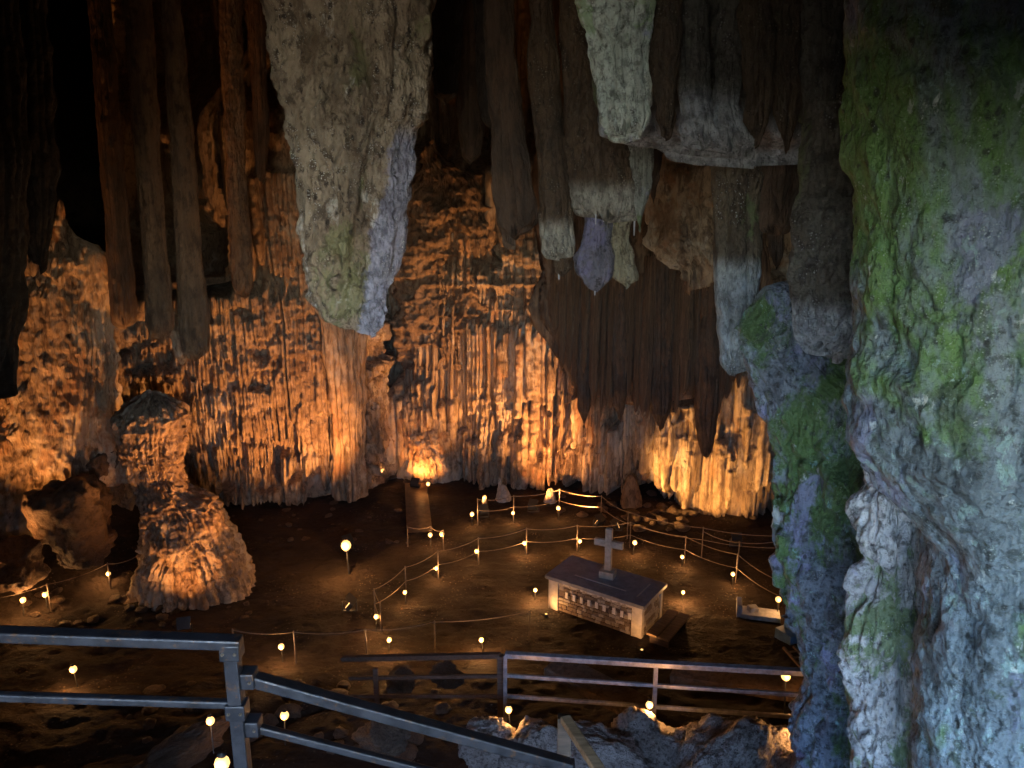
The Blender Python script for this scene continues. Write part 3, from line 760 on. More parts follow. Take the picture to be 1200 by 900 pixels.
formation('mushroom_stalagmite', 'mushroom-topped stalagmite pillar on a broad orange-lit terraced base', 'stalagmite', 17.9,
          [(712, 156, 304), (697, 160, 298), (670, 163, 290), (640, 168, 280), (615, 170, 266), (600, 170, 258), (590, 168, 248), (582, 166, 234), (574, 163, 220), (566, 160, 212), (552, 156, 207), (540, 151, 206),
           (520, 142, 211), (500, 138, 215), (485, 139, 214), (472, 143, 211), (462, 150, 205)],
          M['flow_rough'], .85, 300, 340, .10, 10, .14, 1.6, .045, 5, .06, .18, seed=76, stand=True, round_end=.6, pipe_w=(.1, .3), terr=.07, crack=.06)

# ------------------------------------------------------------------ near stalactites in the daylight from the mouth
formation('great_stalactite', 'great pitted stalactite with a violet-grey lower corner, largest hanging rock', 'stalactite', 8.0,
          [(-220, 300, 520), (-60, 312, 500), (0, 316, 498), (120, 330, 497), (200, 346, 490), (260, 356, 484), (310, 363, 476), (350, 370, 470), (374, 382, 466), (388, 406, 462)],
          M['great'], .75, 260, 420, .10, 9, .10, 1.9, .035, 8, .035, .10, seed=80, round_end=.045, crack=.05,
          hook=lambda px, py, z: -.09 * sstep(-.02, .04, (px - P(410, 300, 8.0).x) + .16 - .27 * (z - P(410, 386, 8.0).z) + .06 * fbm(px * 3, py * 3, z * 3, 3, 5)) * sstep(2.1, 1.95, z - P(410, 386, 8.0).z))
formation('bright_stalactite', 'blunt pale green and violet stalactite hanging from the rock shelf edge', 'stalactite', 5.9,
          [(-250, 660, 770), (0, 684, 766), (60, 690, 766), (110, 698, 766), (140, 703, 764), (154, 708, 760)],
          M['bright'], .8, 160, 240, .16, 8, .05, 2.0, .014, 10, .02, .12, seed=81, round_end=.035, pipe_w=(.35, .9), crack=.03)
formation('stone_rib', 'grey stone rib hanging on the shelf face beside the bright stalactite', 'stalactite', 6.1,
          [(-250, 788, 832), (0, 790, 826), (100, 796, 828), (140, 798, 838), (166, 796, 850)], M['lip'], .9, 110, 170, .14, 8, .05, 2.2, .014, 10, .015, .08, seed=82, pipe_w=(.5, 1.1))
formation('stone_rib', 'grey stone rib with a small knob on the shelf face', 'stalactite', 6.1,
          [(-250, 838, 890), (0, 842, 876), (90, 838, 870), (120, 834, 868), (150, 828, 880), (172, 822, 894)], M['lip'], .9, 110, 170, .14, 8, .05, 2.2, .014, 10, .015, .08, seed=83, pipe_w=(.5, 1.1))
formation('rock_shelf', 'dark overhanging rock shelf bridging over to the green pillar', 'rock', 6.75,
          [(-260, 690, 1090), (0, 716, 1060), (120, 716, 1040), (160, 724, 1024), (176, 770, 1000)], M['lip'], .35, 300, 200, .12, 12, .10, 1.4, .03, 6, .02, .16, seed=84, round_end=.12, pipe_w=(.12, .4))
formation('brown_stalactite', 'blunt brown stalactite with a grey-lit speckled hem above the rounded drip', 'stalactite', 8.6,
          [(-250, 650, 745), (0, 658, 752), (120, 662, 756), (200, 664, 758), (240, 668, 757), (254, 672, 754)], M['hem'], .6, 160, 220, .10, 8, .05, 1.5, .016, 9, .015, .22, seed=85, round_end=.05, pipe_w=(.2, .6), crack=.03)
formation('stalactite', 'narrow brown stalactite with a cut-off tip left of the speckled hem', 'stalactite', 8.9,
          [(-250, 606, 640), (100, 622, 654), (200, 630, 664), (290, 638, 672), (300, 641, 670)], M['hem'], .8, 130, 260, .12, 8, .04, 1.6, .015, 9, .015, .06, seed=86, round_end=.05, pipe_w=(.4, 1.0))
formation('stalactite', 'dark flared stalactite hanging beside the narrow brown one', 'stalactite', 10.0,
          [(-250, 560, 600), (60, 568, 604), (160, 576, 612), (230, 582, 622), (262, 584, 626), (272, 590, 618)], M['brown'], .7, 150, 240, .2, 8, .08, 1.4, .02, 8, .02, .25, seed=87, round_end=.1, pipe_w=(.3, .7))
formation('rounded_drip', 'rounded violet drip-stone bulb hanging under the brown stalactite', 'stalactite', 8.9,
          [(230, 690, 716), (280, 684, 716), (300, 677, 720), (322, 678, 720), (336, 686, 712), (341, 694, 706)], M['violet'], .9, 130, 130, .10, 7, .05, 2.6, .016, 10, .018, .02, seed=88, round_end=.14)
formation('rounded_drip', 'speckled olive drip-stone lobe hanging beside the violet bulb', 'stalactite', 9.0,
          [(230, 706, 738), (280, 706, 736), (310, 712, 744), (328, 718, 750), (334, 724, 744)], M['stal'], .8, 130, 130, .14, 7, .07, 2.4, .016, 10, .018, .06, seed=89, round_end=.12)
formation('stalactite', 'small brown knob stalactite under the cut-off narrow one', 'stalactite', 9.3,
          [(270, 650, 672), (300, 648, 674), (316, 652, 668), (322, 656, 662)], M['stal_brown'], .9, 80, 70, .1, 6, .05, 2, .014, 10, .015, .04, seed=90, round_end=.06)
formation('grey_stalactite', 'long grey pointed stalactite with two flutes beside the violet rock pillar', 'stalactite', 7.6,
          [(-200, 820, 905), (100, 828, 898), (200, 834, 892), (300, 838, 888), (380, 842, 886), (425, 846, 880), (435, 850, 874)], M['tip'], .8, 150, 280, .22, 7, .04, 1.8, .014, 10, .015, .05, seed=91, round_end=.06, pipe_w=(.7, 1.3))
formation('brown_block', 'dark brown square-ended rock block hanging under the shelf', 'stalactite', 7.6,
          [(-200, 872, 960), (160, 874, 950), (230, 876, 944), (262, 880, 936), (270, 884, 930)], M['brown'], .7, 150, 200, .12, 7, .08, 1.5, .02, 8, .02, .08, seed=92, round_end=.05, pipe_w=(.4, 1.0))
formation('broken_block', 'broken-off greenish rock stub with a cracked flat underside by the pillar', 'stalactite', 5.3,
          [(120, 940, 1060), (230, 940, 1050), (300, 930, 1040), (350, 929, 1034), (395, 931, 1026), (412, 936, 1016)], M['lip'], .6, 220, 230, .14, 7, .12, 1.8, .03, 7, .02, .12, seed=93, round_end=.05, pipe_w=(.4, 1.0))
formation('dark_stub', 'dim brown stub of rock hanging in the shadow beside the broken block', 'stalactite', 7.8,
          [(100, 930, 1030), (260, 940, 1020), (300, 950, 1012), (318, 960, 1000)], M['brown'], .8, 110, 130, .15, 7, .15, 1.5, .03, 7, .03, .2, seed=94, pipe_w=(.4, 1.0))
for k, (xl, xr, yb, Y, m_, lb) in enumerate([(505, 540, 120, 11.5, 'shade_black', 'black stalactite hanging in the dark beside the great pitted stalactite'), (535, 566, 190, 12.5, 'brown', 'dark slim stalactite above the brown rock buttress'),
                                             (560, 590, 150, 10.8, 'shade_black', 'black stalactite beside the dark flared one'), (895, 925, 128, 6.3, 'stal_brown', 'short brown stalactite on the shelf face right of the knobbed rib'),
                                             (930, 968, 150, 6.2, 'shelf', 'stout grey-brown stalactite where the shelf meets the arch'), (772, 786, 120, 6.3, 'shade_black', 'thin black stalactite in the gap beside the bright stalactite'),
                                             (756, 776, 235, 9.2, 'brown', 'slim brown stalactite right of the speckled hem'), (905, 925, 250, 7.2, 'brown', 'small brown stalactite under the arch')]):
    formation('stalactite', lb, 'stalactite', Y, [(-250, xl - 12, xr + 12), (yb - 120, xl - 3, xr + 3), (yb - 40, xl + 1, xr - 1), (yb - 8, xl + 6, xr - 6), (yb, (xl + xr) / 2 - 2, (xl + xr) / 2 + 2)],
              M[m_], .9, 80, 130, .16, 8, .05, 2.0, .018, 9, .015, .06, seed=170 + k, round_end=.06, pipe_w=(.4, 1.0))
cluster = [(872, 894, 282, 7.9, 'stal_brown', 'brown hanging tooth beside the square-ended block'), (898, 922, 306, 8.2, 'brown', 'longest dark tooth behind the square-ended block'),
           (940, 962, 284, 7.4, 'stal_brown', 'brown tooth above the broken rock stub'), (966, 990, 262, 7.2, 'brown', 'dark tooth in the arch beside the broken stub'),
           (990, 1008, 310, 6.6, 'stal_brown', 'slim brown tooth close to the green pillar edge'), (872, 900, 160, 6.0, 'stal_brown', 'brown fluted tooth right of the knobbed rib'),
           (908, 936, 172, 6.1, 'stal_brown', 'brown fluted tooth at the middle of the shelf edge'), (944, 976, 182, 6.0, 'shelf', 'broad grey tooth at the arch end of the shelf'),
           (770, 792, 150, 5.95, 'stal_brown', 'slim brown tooth close right of the bright stalactite'), (742, 760, 262, 8.4, 'stal_grey', 'thin grey tooth at the corner of the speckled hem')]
for k, (xl, xr, yb, Y, m_, lb) in enumerate(cluster):
    formation('stalactite', lb, 'stalactite', Y, [(-250, xl - 14, xr + 14), (yb - 130, xl - 4, xr + 4), (yb - 50, xl, xr), (yb - 12, xl + 3, xr - 4), (yb, xl + 6, xr - 7)],
              M[m_], .9, 90, 140, .26, 8, .05, 2.0, .02, 9, .02, .14, seed=190 + k, round_end=.04, pipe_w=(.3, .8), pipe_end=.05, crack=.02)
# the pillars on the right
formation('violet_pillar', 'violet and green rock pillar rising behind the great algae-covered pillar', 'column', 6.0,
          [(322, 905, 975), (340, 892, 990), (390, 888, 1010), (418, 889, 1050), (440, 892, 1120), (480, 901, 1240), (560, 905, 1240), (610, 915, 1240), (690, 924, 1240), (750, 950, 1240),
           (800, 962, 1240), (850, 946, 1240), (900, 950, 1240), (1100, 930, 1260), (1400, 900, 1300)], M['algae'], .55, 420, 440, .07, 8, .16, 1.5, .05, 6, .04, .0, seed=95, crack=.08, pipe_w=(.15, .5), ridge=.05, stand=True, round_end=.35)
formation('algae_pillar', 'great green and violet algae-covered rock pillar beside the viewpoint', 'column', 3.75,
          [(-250, 1002, 1420), (120, 1002, 1420), (180, 1005, 1420), (240, 1014, 1420), (300, 1012, 1420), (400, 1018, 1420), (430, 1008, 1420), (520, 1010, 1420), (555, 1032, 1420), (590, 1056, 1420),
           (640, 1086, 1420), (760, 1084, 1420), (900, 1086, 1430), (1300, 1080, 1450)], M['algae_green'], .8, 460, 500, .04, 5, .055, 1.3, .022, 9, .020, .0, seed=96, crack=.022, ridge=.012)
formation('pale_buttress', 'pale folded rock buttress between the two pillars above the railing end', 'flowstone', 4.55,
          [(535, 1020, 1090), (560, 1012, 1100), (600, 1010, 1110), (640, 1004, 1115), (700, 1002, 1120), (760, 1002, 1120), (850, 1004, 1120), (900, 1000, 1130), (1200, 980, 1150)], M['pale'], .7, 200, 240, .22, 9, .12, 2.2, .04, 8, .02, .15, seed=97, crack=.05, stand=True, round_end=.25, pipe_w=(.3, .7))
formation('rock_root', 'dark mossy foot of rock at the railing end', 'rock', 6.0,
          [(780, 955, 1010), (830, 944, 1020), (870, 938, 1030), (900, 935, 1040), (1100, 920, 1060)], M['algae'], .9, 140, 120, .2, 8, .1, 1.8, .03, 7, .02, .1, seed=98, stand=True, round_end=.2)

# ------------------------------------------------------------------ altar with cross
def altar():
    ax = Vector((2.14, -1.46, 0)).normalized(); rz = math.atan2(ax.y, ax.x)
    root = empty('stone_altar', (*ALT_C, gz(*ALT_C)), rz)
    tag(root, 'low stone memorial altar with grey slab top and rubble panel front', 'altar')
    L, D, Hh = 2.46, 1.14, .80
    MB().box((0, 0, Hh / 2), (L - .10, D - .10, Hh)).build('core', M['mortar'], root)
    for sx in (-1, 1):
        for sy in (-1, 1):
            w = .30 if sx < 0 or sy > 0 else .30
            MB().box((sx * (L / 2 - .13), sy * (D / 2 - .06), Hh / 2), (.26, .12, Hh - .004), bevel=.008).build('pilaster', M['plaster'], root)
    for sy in (-1, 1):
        MB().box((0, sy * (D / 2 - .045), Hh - .05), (L - .53, .07, .09), bevel=.006).build('lintel', M['plaster'], root)
    r = random.Random(4)
    # rubble stones on the two long faces and the ends, courses of uneven pieces
    sm = []
    for k in range(8):
        b = MB(); b.box((0, 0, 0), (1, 1, 1), bevel=.16)
        for v in b.bm.verts: v.co += Vector((r.uniform(-.09, .09), r.uniform(-.05, .05), r.uniform(-.09, .09)))
        me = b.mesh('stone'); me.materials.append(M['stone_a'] if k % 8 < 4 else M['stone_b']); sm.append(me)
    def stones(face):
        span = L - .54 if face in 'fb' else D - .30
        z = .02
        while z < Hh - .13:
            h = r.uniform(.07, .12); x = -span / 2
            while x < span / 2 - .05:
                w = min(r.uniform(.08, .19), span / 2 - x)
                if not (face == 'f' and .42 < z + h / 2 < .60 and r.random() < .6):
                    o = bpy.data.objects.new('stone', r.choice(sm)); COL.objects.link(o); o.parent = root
                    o.scale = (w - .012, .07, h - .012)
                    c = x + w / 2; zz = z + h / 2
                    if face == 'f': o.location = (c, -D / 2 + .045, zz)
                    elif face == 'b': o.location = (c, D / 2 - .045, zz)
                    else:
                        o.location = ((L / 2 - .045) * (1 if face == 'r' else -1), c, zz); o.rotation_euler.z = math.pi / 2
                x += w
            z += h
    for f in 'fr': stones(f)
    for k in range(9):
        x = -.72 + k * .2 + (.05 if k > 5 else 0)
        MB().box((x, -D / 2 - .002, .50 - .012 * (k % 2)), (.075, .03, .16), bevel=.006).build('plaque', M['plaque'], root)
    s = MB().box((0, 0, Hh + .045), (L + .14, D + .14, .09), bevel=.012).build('slab', M['slab'], root)
    MB().box((-.02, -.24, Hh + .095), (L * .55, .03, .012)).build('inlay_strip', M['plaster'], s)
    MB().box((.98, .02, Hh + .095), (.03, .7, .012)).build('inlay_strip', M['plaster'], s)
    cr = empty('stone_cross', root.location + Vector((.02 + .06 * ax.x, .16 + .06 * ax.y, Hh + .09)), rz + .15)
    tag(cr, 'plain stone cross standing on the altar slab', 'cross')
    MB().box((0, 0, .09), (.36, .30, .18), bevel=.015).build('plinth', M['cross'], cr)
    MB().box((0, 0, .71), (.16, .11, 1.06), bevel=.012).build('upright', M['cross'], cr)
    for sx in (-1, 1): MB().box((sx * .216, 0, .86), (.27, .11, .16), bevel=.012).build('arm', M['cross'], cr)
    st = empty('wooden_bench', root.location + Vector((math.cos(rz) * 1.66, math.sin(rz) * 1.66, 0)), rz)
    tag(st, 'low two-plank wooden bench at the end of the altar', 'bench')
    for k in (-1, 1): MB().box((k * .14, -.05, .27), (.25, 1.25, .05), bevel=.008).build('plank', M['wood'], st)
    for k in (-1, 1): MB().box((0, -.05 + k * .5, .12), (.44, .07, .25)).build('leg', M['wood_dark'], st)
altar()

# ------------------------------------------------------------------ lamps
WARM = (1.0, .48, .16)
def add_light(kind, name, loc, power, parent=None, target=None, size=.05, angle=110, blend=.6, col=WARM):
    l = bpy.data.lights.new(name, kind); l.energy = power * .66; l.color = col
    l.shadow_soft_size = size
    if kind == 'SPOT': l.spot_size = math.radians(angle); l.spot_blend = blend
    o = bpy.data.objects.new(name, l); COL.objects.link(o); o.location = loc
    if target is not None:
        o.rotation_euler = (Vector(target) - Vector(loc)).to_track_quat('-Z', 'Y').to_euler()
    if parent:
        o.parent = parent; o.location = Vector(loc) - parent.location
    return o
def lamp_meshes():
    a = MB().tube([(0, 0, -.15), (0, 0, .30)], .009, 7).mesh('stake'); a.materials.append(M['black'])
    b = MB().lathe([(.002, .425), (.03, .428), (.036, .436), (.01, .45), (.002, .455)], n=14).mesh('cap'); b.materials.append(M['black'])
    c = MB().sphere((0, 0, .355), .058, (1, 1, 1.05)).mesh('bulb', True); c.materials.append(M['bulb'])
    d = MB().lathe([(.03, .29), (.036, .30), (.03, .315)], n=12).mesh('socket'); d.materials.append(M['black'])
    return a, b, c, d
LM = lamp_meshes()
LAMP_LABELS = {}
def path_lamp(px, py, label, power=1.6, group='small lamps along the rope paths', scale=1.0, Y=None, k=0):
    # the bulb is what shows at px,py; the stake stands on the floor below it
    p = None
    if Y is None:
        z = .3
        for _ in range(25):
            q = G(px, py, z); z = .5 * z + .5 * (gz(q.x, q.y) + .355 * scale)
        q = G(px, py, z); p = Vector((q.x, q.y, gz(q.x, q.y)))
    else:
        q = P(px, py, Y); p = Vector((q.x, q.y, q.z - .355 * scale))
    scale *= rnd.uniform(.85, 1.25)
    e = empty('path_lamp', p); e.scale = (scale,) * 3; e.rotation_euler = (rnd.uniform(-.12, .12), rnd.uniform(-.12, .12), 0)
    tag(e, label, 'lamp', group)
    for nm, me in zip(('stake', 'cap', 'bulb', 'socket'), LM):
        o = bpy.data.objects.new(nm, me); COL.objects.link(o); o.parent = e
    # light leaves the bulb; set just outside its glass on the hall side
    l = bpy.data.lights.new('lamp_light', 'POINT'); l.energy = power * .5; l.color = WARM; l.shadow_soft_size = .03
    lo = bpy.data.objects.new('lamp_light', l); COL.objects.link(lo); lo.parent = e; lo.location = (0, -.12, .37)
    return e
G_RING = 'lamps on the rope ring round the altar'
for px, py, pw in [(440, 723, 1.6), (475, 692, 1.6), (513, 664, 2.2), (560, 647, 2.4), (616, 636, 2.6), (678, 633, 2.6), (742, 637, 2.6), (800, 650, 2.4), (860, 672, 2.4)]:
    path_lamp(px, py, 'small glowing lamp on a stake under the rope ring round the altar', pw, G_RING)
path_lamp(912, 706, 'small lamp by the rope end near the pale blue lectern', 1.0)
for px, py in [(553, 604), (602, 600), (655, 597)]:
    path_lamp(px, py, 'small glowing lamp on the far path beyond the rope ring, below the pale curtains', 2.0, 'lamps on the far path')
for px, py in [(505, 628), (519, 628)]:
    path_lamp(px, py, 'one of two lamps close together at the foot of the narrow ramp', 1.0, 'pair of lamps at the foot of the ramp')
path_lamp(447, 552, 'lone distant lamp in the recess beside the fluted column', 1.6)
path_lamp(500, 569, 'small lamp at the top of the narrow ramp beside the floodlight', .8)
path_lamp(455, 748, 'small lamp where the rope ring meets the lower path', 2.2)
path_lamp(566, 748, 'small lamp in front of the left corner of the dark railing', 4)
path_lamp(627, 692, 'tiny lamp beside the left end of the altar', 6, scale=.7)
path_lamp(800, 696, 'tiny lamp beside the wooden bench at the altar end', 3.5, scale=.6)
path_lamp(330, 759, 'small lamp alone on the dark slope beyond the stair rail', 2.6)
path_lamp(88, 786, 'small lamp alone on the dark slope below the landing rail', 2.6)
for px, py, pw in [(25, 706, 2.4), (53, 697, 2.4), (126, 672, 2.2)]:
    path_lamp(px, py, 'small lamp beside the path at the foot of the mushroom-topped stalagmite', pw, 'lamps on the path left of the mushroom stalagmite')
path_lamp(598, 828, 'small lamp at the foot of the left railing post above the boulders', 1.8, Y=9.6)
path_lamp(760, 825, 'small lamp standing among the boulders beside the middle railing post', 1.8, Y=9.5)
path_lamp(933, 852, 'small lamp at the foot of the mossy rock by the railing end', 1.4, Y=8.6)
path_lamp(922, 799, 'small lamp behind the rails near the pillar', 1.0, Y=10.2)
path_lamp(332, 838, 'small lamp seen under the sloping stair rail', 1.4, Y=9.6)
path_lamp(247, 850, 'tiny lamp seen beside the corner post', .7, Y=6.6, scale=.6)
path_lamp(256, 890, 'large lamp at the foot of the railing corner post', 1.6, Y=4.0, scale=.8)

def floodlight(px, py, target, power, label, angle=120, Y=None, size=.10, face=True, col=(1.0, .40, .11), lift=.0, hood=True):
    p = GF(px, py) if Y is None else P(px, py, Y)
    p = p + Vector((0, 0, lift))
    t = Vector(target)
    d = (t - (p + Vector((0, 0, .22)))).normalized()
    e = empty('floodlight', p)
    tag(e, label, 'floodlight')
    q = d.to_track_quat('-Z', 'Y').to_matrix()
    c = Vector((0, 0, .22))
    MB().box(c - d * .06, (.30, .22, .10), q, .012).build('housing', M['black'], e)
    MB().box(c - d * .005, (.26, .18, .012), q).build('glass', M['flood_glass'], e)
    MB().beam((-.17, 0, .0), (-.17, 0, .24), .02, .03, (0, 1, 0)).beam((.17, 0, 0), (.17, 0, .24), .02, .03, (0, 1, 0)).beam((-.18, 0, .01), (.18, 0, .01), .05, .02).build('bracket', M['black'], e)
    up_ = q @ Vector((0, 1, 0))
    MB().box(c + up_ * .115 + d * .06, (.30, .008, .20), q).build('hood', M['black'], e)
    add_light('SPOT', 'flood_beam', p + c + d * .05, power, e, t, size, angle, .7, col)
    return e
floodlight(217, 742, P(215, 560, 17.6), 24, 'ground floodlight shining onto the terraced stalagmite base', 110)
floodlight(487, 574, P(505, 510, 26.0), 18, 'ground floodlight at the foot of the orange-lit stump', 120, col=(1, .36, .08))
floodlight(722, 622, P(830, 545, 22.4), 110, 'ground floodlight among rubble below the ochre draperies', 80, col=(1, .50, .14))
floodlight(862, 640, P(850, 550, 22.4), 26, 'added fill floodlight beneath the draperies beside the violet pillar', 90, col=(1, .50, .14))  # extra lamp added to brighten the right end of the draperies
floodlight(625, 600, P(655, 515, 25.2), 55, 'small added fill floodlight on the far floor aimed at the knobbly slope', 75, col=(1, .39, .10))  # extra lamp added to brighten the dim stretch of wall
floodlight(702, 618, P(575, 430, 25.5), 330, 'ground floodlight below the pale central curtains', 62, col=(1, .44, .135))
floodlight(566, 606, P(520, 420, 25.5), 40, 'ground floodlight beside the small pale stalagmites', 80, col=(1, .42, .12))
floodlight(407, 643, P(318, 460, 23.5), 230, 'bright floodlight alone on the dark floor before the fluted column', 72, col=(1, .41, .115))
floodlight(410, 716, P(196, 530, 17.4), 230, 'low added fill light aimed at the head of the mushroom-topped stalagmite', 40)  # added lamp, only there to light the stalagmite head
floodlight(-67, 765, P(74, 350, 18.6), 170, 'floodlight low on the left shining up the lit flowstone stump', 56)
for px, py, tx, ty, lb in ((640, 722, 690, 690, 'tiny uplight on the ground before the left altar pilaster'), (752, 764, 752, 728, 'tiny uplight on the ground before the right altar pilaster')):
    g_ = GF(px, py); e_ = empty('uplight', g_); tag(e_, lb, 'lamp')
    MB().lathe([(.045, 0), (.05, .05), (.03, .055)], n=12).build('body', M['black'], e_)
    MB().lathe([(.028, .056), (.026, .062), (.002, .064)], n=12).build('lens', M['bulb'], e_)
    add_light('SPOT', 'uplight_beam', g_ + Vector((0, 0, .10)), 1.5, e_, G(tx, ty, .45), .02, 120, .8, WARM)
# the lone bright lamp also glows towards the viewer
path_lamp(407, 637, 'brightest bare lamp alone on the dark floor before the fluted column', 10.0, None, 2.5)

# ------------------------------------------------------------------ railings
def rail_thing(name, label, posts, rails, mat, loc):
    e = empty(name, loc); tag(e, label, 'railing')
    for a, b, w in posts: MB().beam(Vector(a) - e.location, Vector(b) - e.location, w, w, (0, 1, 0), .006).build('post', mat, e)
    for a, b, w, h in rails: MB().beam(Vector(a) - e.location, Vector(b) - e.location, w, h, (0, 0, 1), .010).build('rail', mat, e)
    return e
A0, A1 = P(-140, 738, 3.35), P(283, 753, 3.42)
c0 = P(271, 757, 3.42)
dz = Vector((0, 0, -1))
rail_thing('landing_railing', 'near blue-grey metal railing along the landing with its corner post', [(c0 + dz * .03, c0 + dz * 1.25, .07)],
           [(A0, A1, .08, .055), (A0 + dz * .35, A1 + dz * .35 - Vector((.05, 0, 0)), .045, .042)], M['metal'], (c0.x, c0.y, c0.z - 1.2))
B0, B1 = P(284, 792, 3.45), P(668, 897, 3.85)
e0 = P(664, 893, 3.87)
rail_thing('stair_railing', 'near metal stair handrail sloping down from the corner post to its end post', [(e0 + dz * .04, e0 + dz * 1.15, .06)],
           [(B0, B1, .08, .06), (B0 + dz * .29, B1 + dz * .29, .045, .042)], M['metal'], (e0.x, e0.y, e0.z - 1.1))
for e_, pts_ in ((bpy.data.objects['landing_railing'], (c0 + dz * .02, c0 + dz * .36)), (bpy.data.objects['stair_railing'], (B0 + Vector((.02, 0, -.01)), B0 + dz * .29 + Vector((.02, 0, 0)), e0 + dz * .05))):
    for q_ in pts_:
        MB().box(q_ - e_.location, (.10, .088, .088), None, .008).build('joint_sleeve', M['metal'], e_)
        for s_ in (-1, 1): MB().sphere(q_ - e_.location + Vector((s_ * .03, -.046, 0)), .010, sub=1).build('bolt', M['post'], e_)
w0, w1 = P(662, 842, 4.5), P(706, 908, 4.0)
e = empty('wooden_handrail', w1 + dz * 1.0); tag(e, 'short brown wooden handrail on its dark post beside the boulders', 'handrail')
MB().beam(w0 - e.location, w1 - e.location, .07, .05, bevel=.008).build('rail', M['wood'], e)
MB().beam(w0 - e.location + Vector((.0, .05, -.02)), w0 - e.location + Vector((0, .05, -1.0)), .09, .06, (0, 1, 0)).build('post', M['wood_dark'], e)
# steel landing and steps that carry the viewer and the near railings (below the picture)
def steps():
    mb = MB()
    mb.box((-1.9, 2.9, 6.40), (2.0, 1.3, .06))
    for k in range(4): mb.box((-.75 + k * .20, 3.2, 6.28 - k * .13), (.24, .9, .04))
    for k in range(6): mb.box((-.4, -.4 + k * .42, 8.15 - k * .29), (1.1, .34, .04))
    structure(mb.build('stair_landing', M['metal']))
steps()
# middle railing
m0, m1, m2 = P(592, 767, 10.4), P(769, 778, 10.0), P(968, 789, 9.3)
pr = []
for q in (m0, m1, m2 + Vector((.1, 0, 0))): pr.append((q + dz * .01, q + dz * 1.15, .06))
rr = []
for k, (h, w) in enumerate(((.08, .10), (.055, .05), (.055, .05))):
    o = dz * (.36 * k)
    rr += [(m0 + o, m1 + o, w, h), (m1 + o, m2 + o, w, h)]
rail_thing('path_railing', 'three-rail metal railing along the lower path above the pale boulders', pr, rr, M['rail_lit'], (m1.x, m1.y, m1.z - 1.1))
n0, n1, n2 = P(586, 768, 10.6), P(505, 735, 13.2), P(404, 803, 11.2)
n2 = P(440, 783, 11.4)
rail_thing('dark_railing', 'dark unlit railing meeting the three-rail railing at its left post', [(n0, n0 + dz * 1.1, .09), (n2 + Vector((0, 0, .0)), n2 + dz * 1.0, .08)],
           [(n0, n2 + Vector((-.6, .2, .05)), .09, .08), (n0 + dz * .36, n2 + Vector((-.5, .2, 0)) + dz * .33, .05, .06), (n0 + dz * .72, n2 + Vector((-.5, .2, 0)) + dz * .68, .05, .06)], M['wood_dark'], (n0.x, n0.y, n0.z - 1.1))
# ------------------------------------------------------------------ rope fences
def rope_fence(label, pts, h=.75, second=None, sag=.07, posts=None, r=.010):
    g = [GF(px, py) if not isinstance(px, Vector) else px for px, py in pts]
    e = empty('rope_fence', g[0]); tag(e, label, 'rope fence')
    for k, p in enumerate(g):
        if posts and k not in posts: continue
        b = p - e.location
        po = MB().tube([b + Vector((0, 0, -.1)), b + Vector((0, 0, h + .03))], .016, 8).build('post', M['post'], e)
    for lv in ([h] + ([second] if second else [])):
        for a, b in zip(g[:-1], g[1:]):
            a2, b2 = a - e.location + Vector((0, 0, lv)), b - e.location + Vector((0, 0, lv))
            MB().tube([a2.lerp(b2, t) + Vector((0, 0, -sag * 4 * t * (1 - t))) for t in (0, .17, .33, .5, .67, .83, 1)], r, 6).build('rope', M['rope'], e)
rope_fence('rope fence curving round the near left of the altar hollow', [(447, 742), (440, 726), (476, 698), (514, 678), (561, 662), (617, 650), (676, 646), (738, 642), (802, 660), (862, 682), (912, 716)], .78, .4)
rope_fence('rope fence on the far path beneath the pale curtains', [(560, 616), (602, 612), (655, 604), (704, 612), (735, 632), (822, 652), (914, 662)], .85, .5)
rope_fence('rope fence along the foot of the draperies near the violet pillar', [(822, 654), (864, 668), (918, 664)], .8)
rope_fence('rope fence across the dark slope below the landing rail', [(276, 775), (347, 778), (430, 775), (510, 765), (620, 752)], .75)
rope_fence('rope fence beside the path left of the mushroom-topped stalagmite', [(-20, 736), (60, 716), (130, 690), (165, 680)], .7)
rope_fence('rope fence beside the narrow ramp', [(478, 640), (505, 640), (520, 645)], .6)
# narrow ramp / path strips
def path_strip(name, a, b, w, th=.04):
    a, b = Vector(a), Vector(b); n = 12; d = (b - a); nrm = Vector((-d.y, d.x, 0)).normalized() * w / 2
    V = []
    for k in range(n + 1):
        p = a.lerp(b, k / n)
        for s_ in (-1, 1):
            q = p + nrm * s_; z = gz(q.x, q.y) + th + .03
            V += [(q.x, q.y, z), (q.x, q.y, z - .2)]
    Fq = []
    for k in range(n):
        o = k * 4; Fq += [(o, o + 4, o + 6, o + 2), (o, o + 1, o + 5, o + 4), (o + 2, o + 6, o + 7, o + 3)]
    structure(mesh_obj(name, V, Fq, M['path'], smooth=False))
path_strip('path_ramp', G(487, 566), G(492, 626), .75)

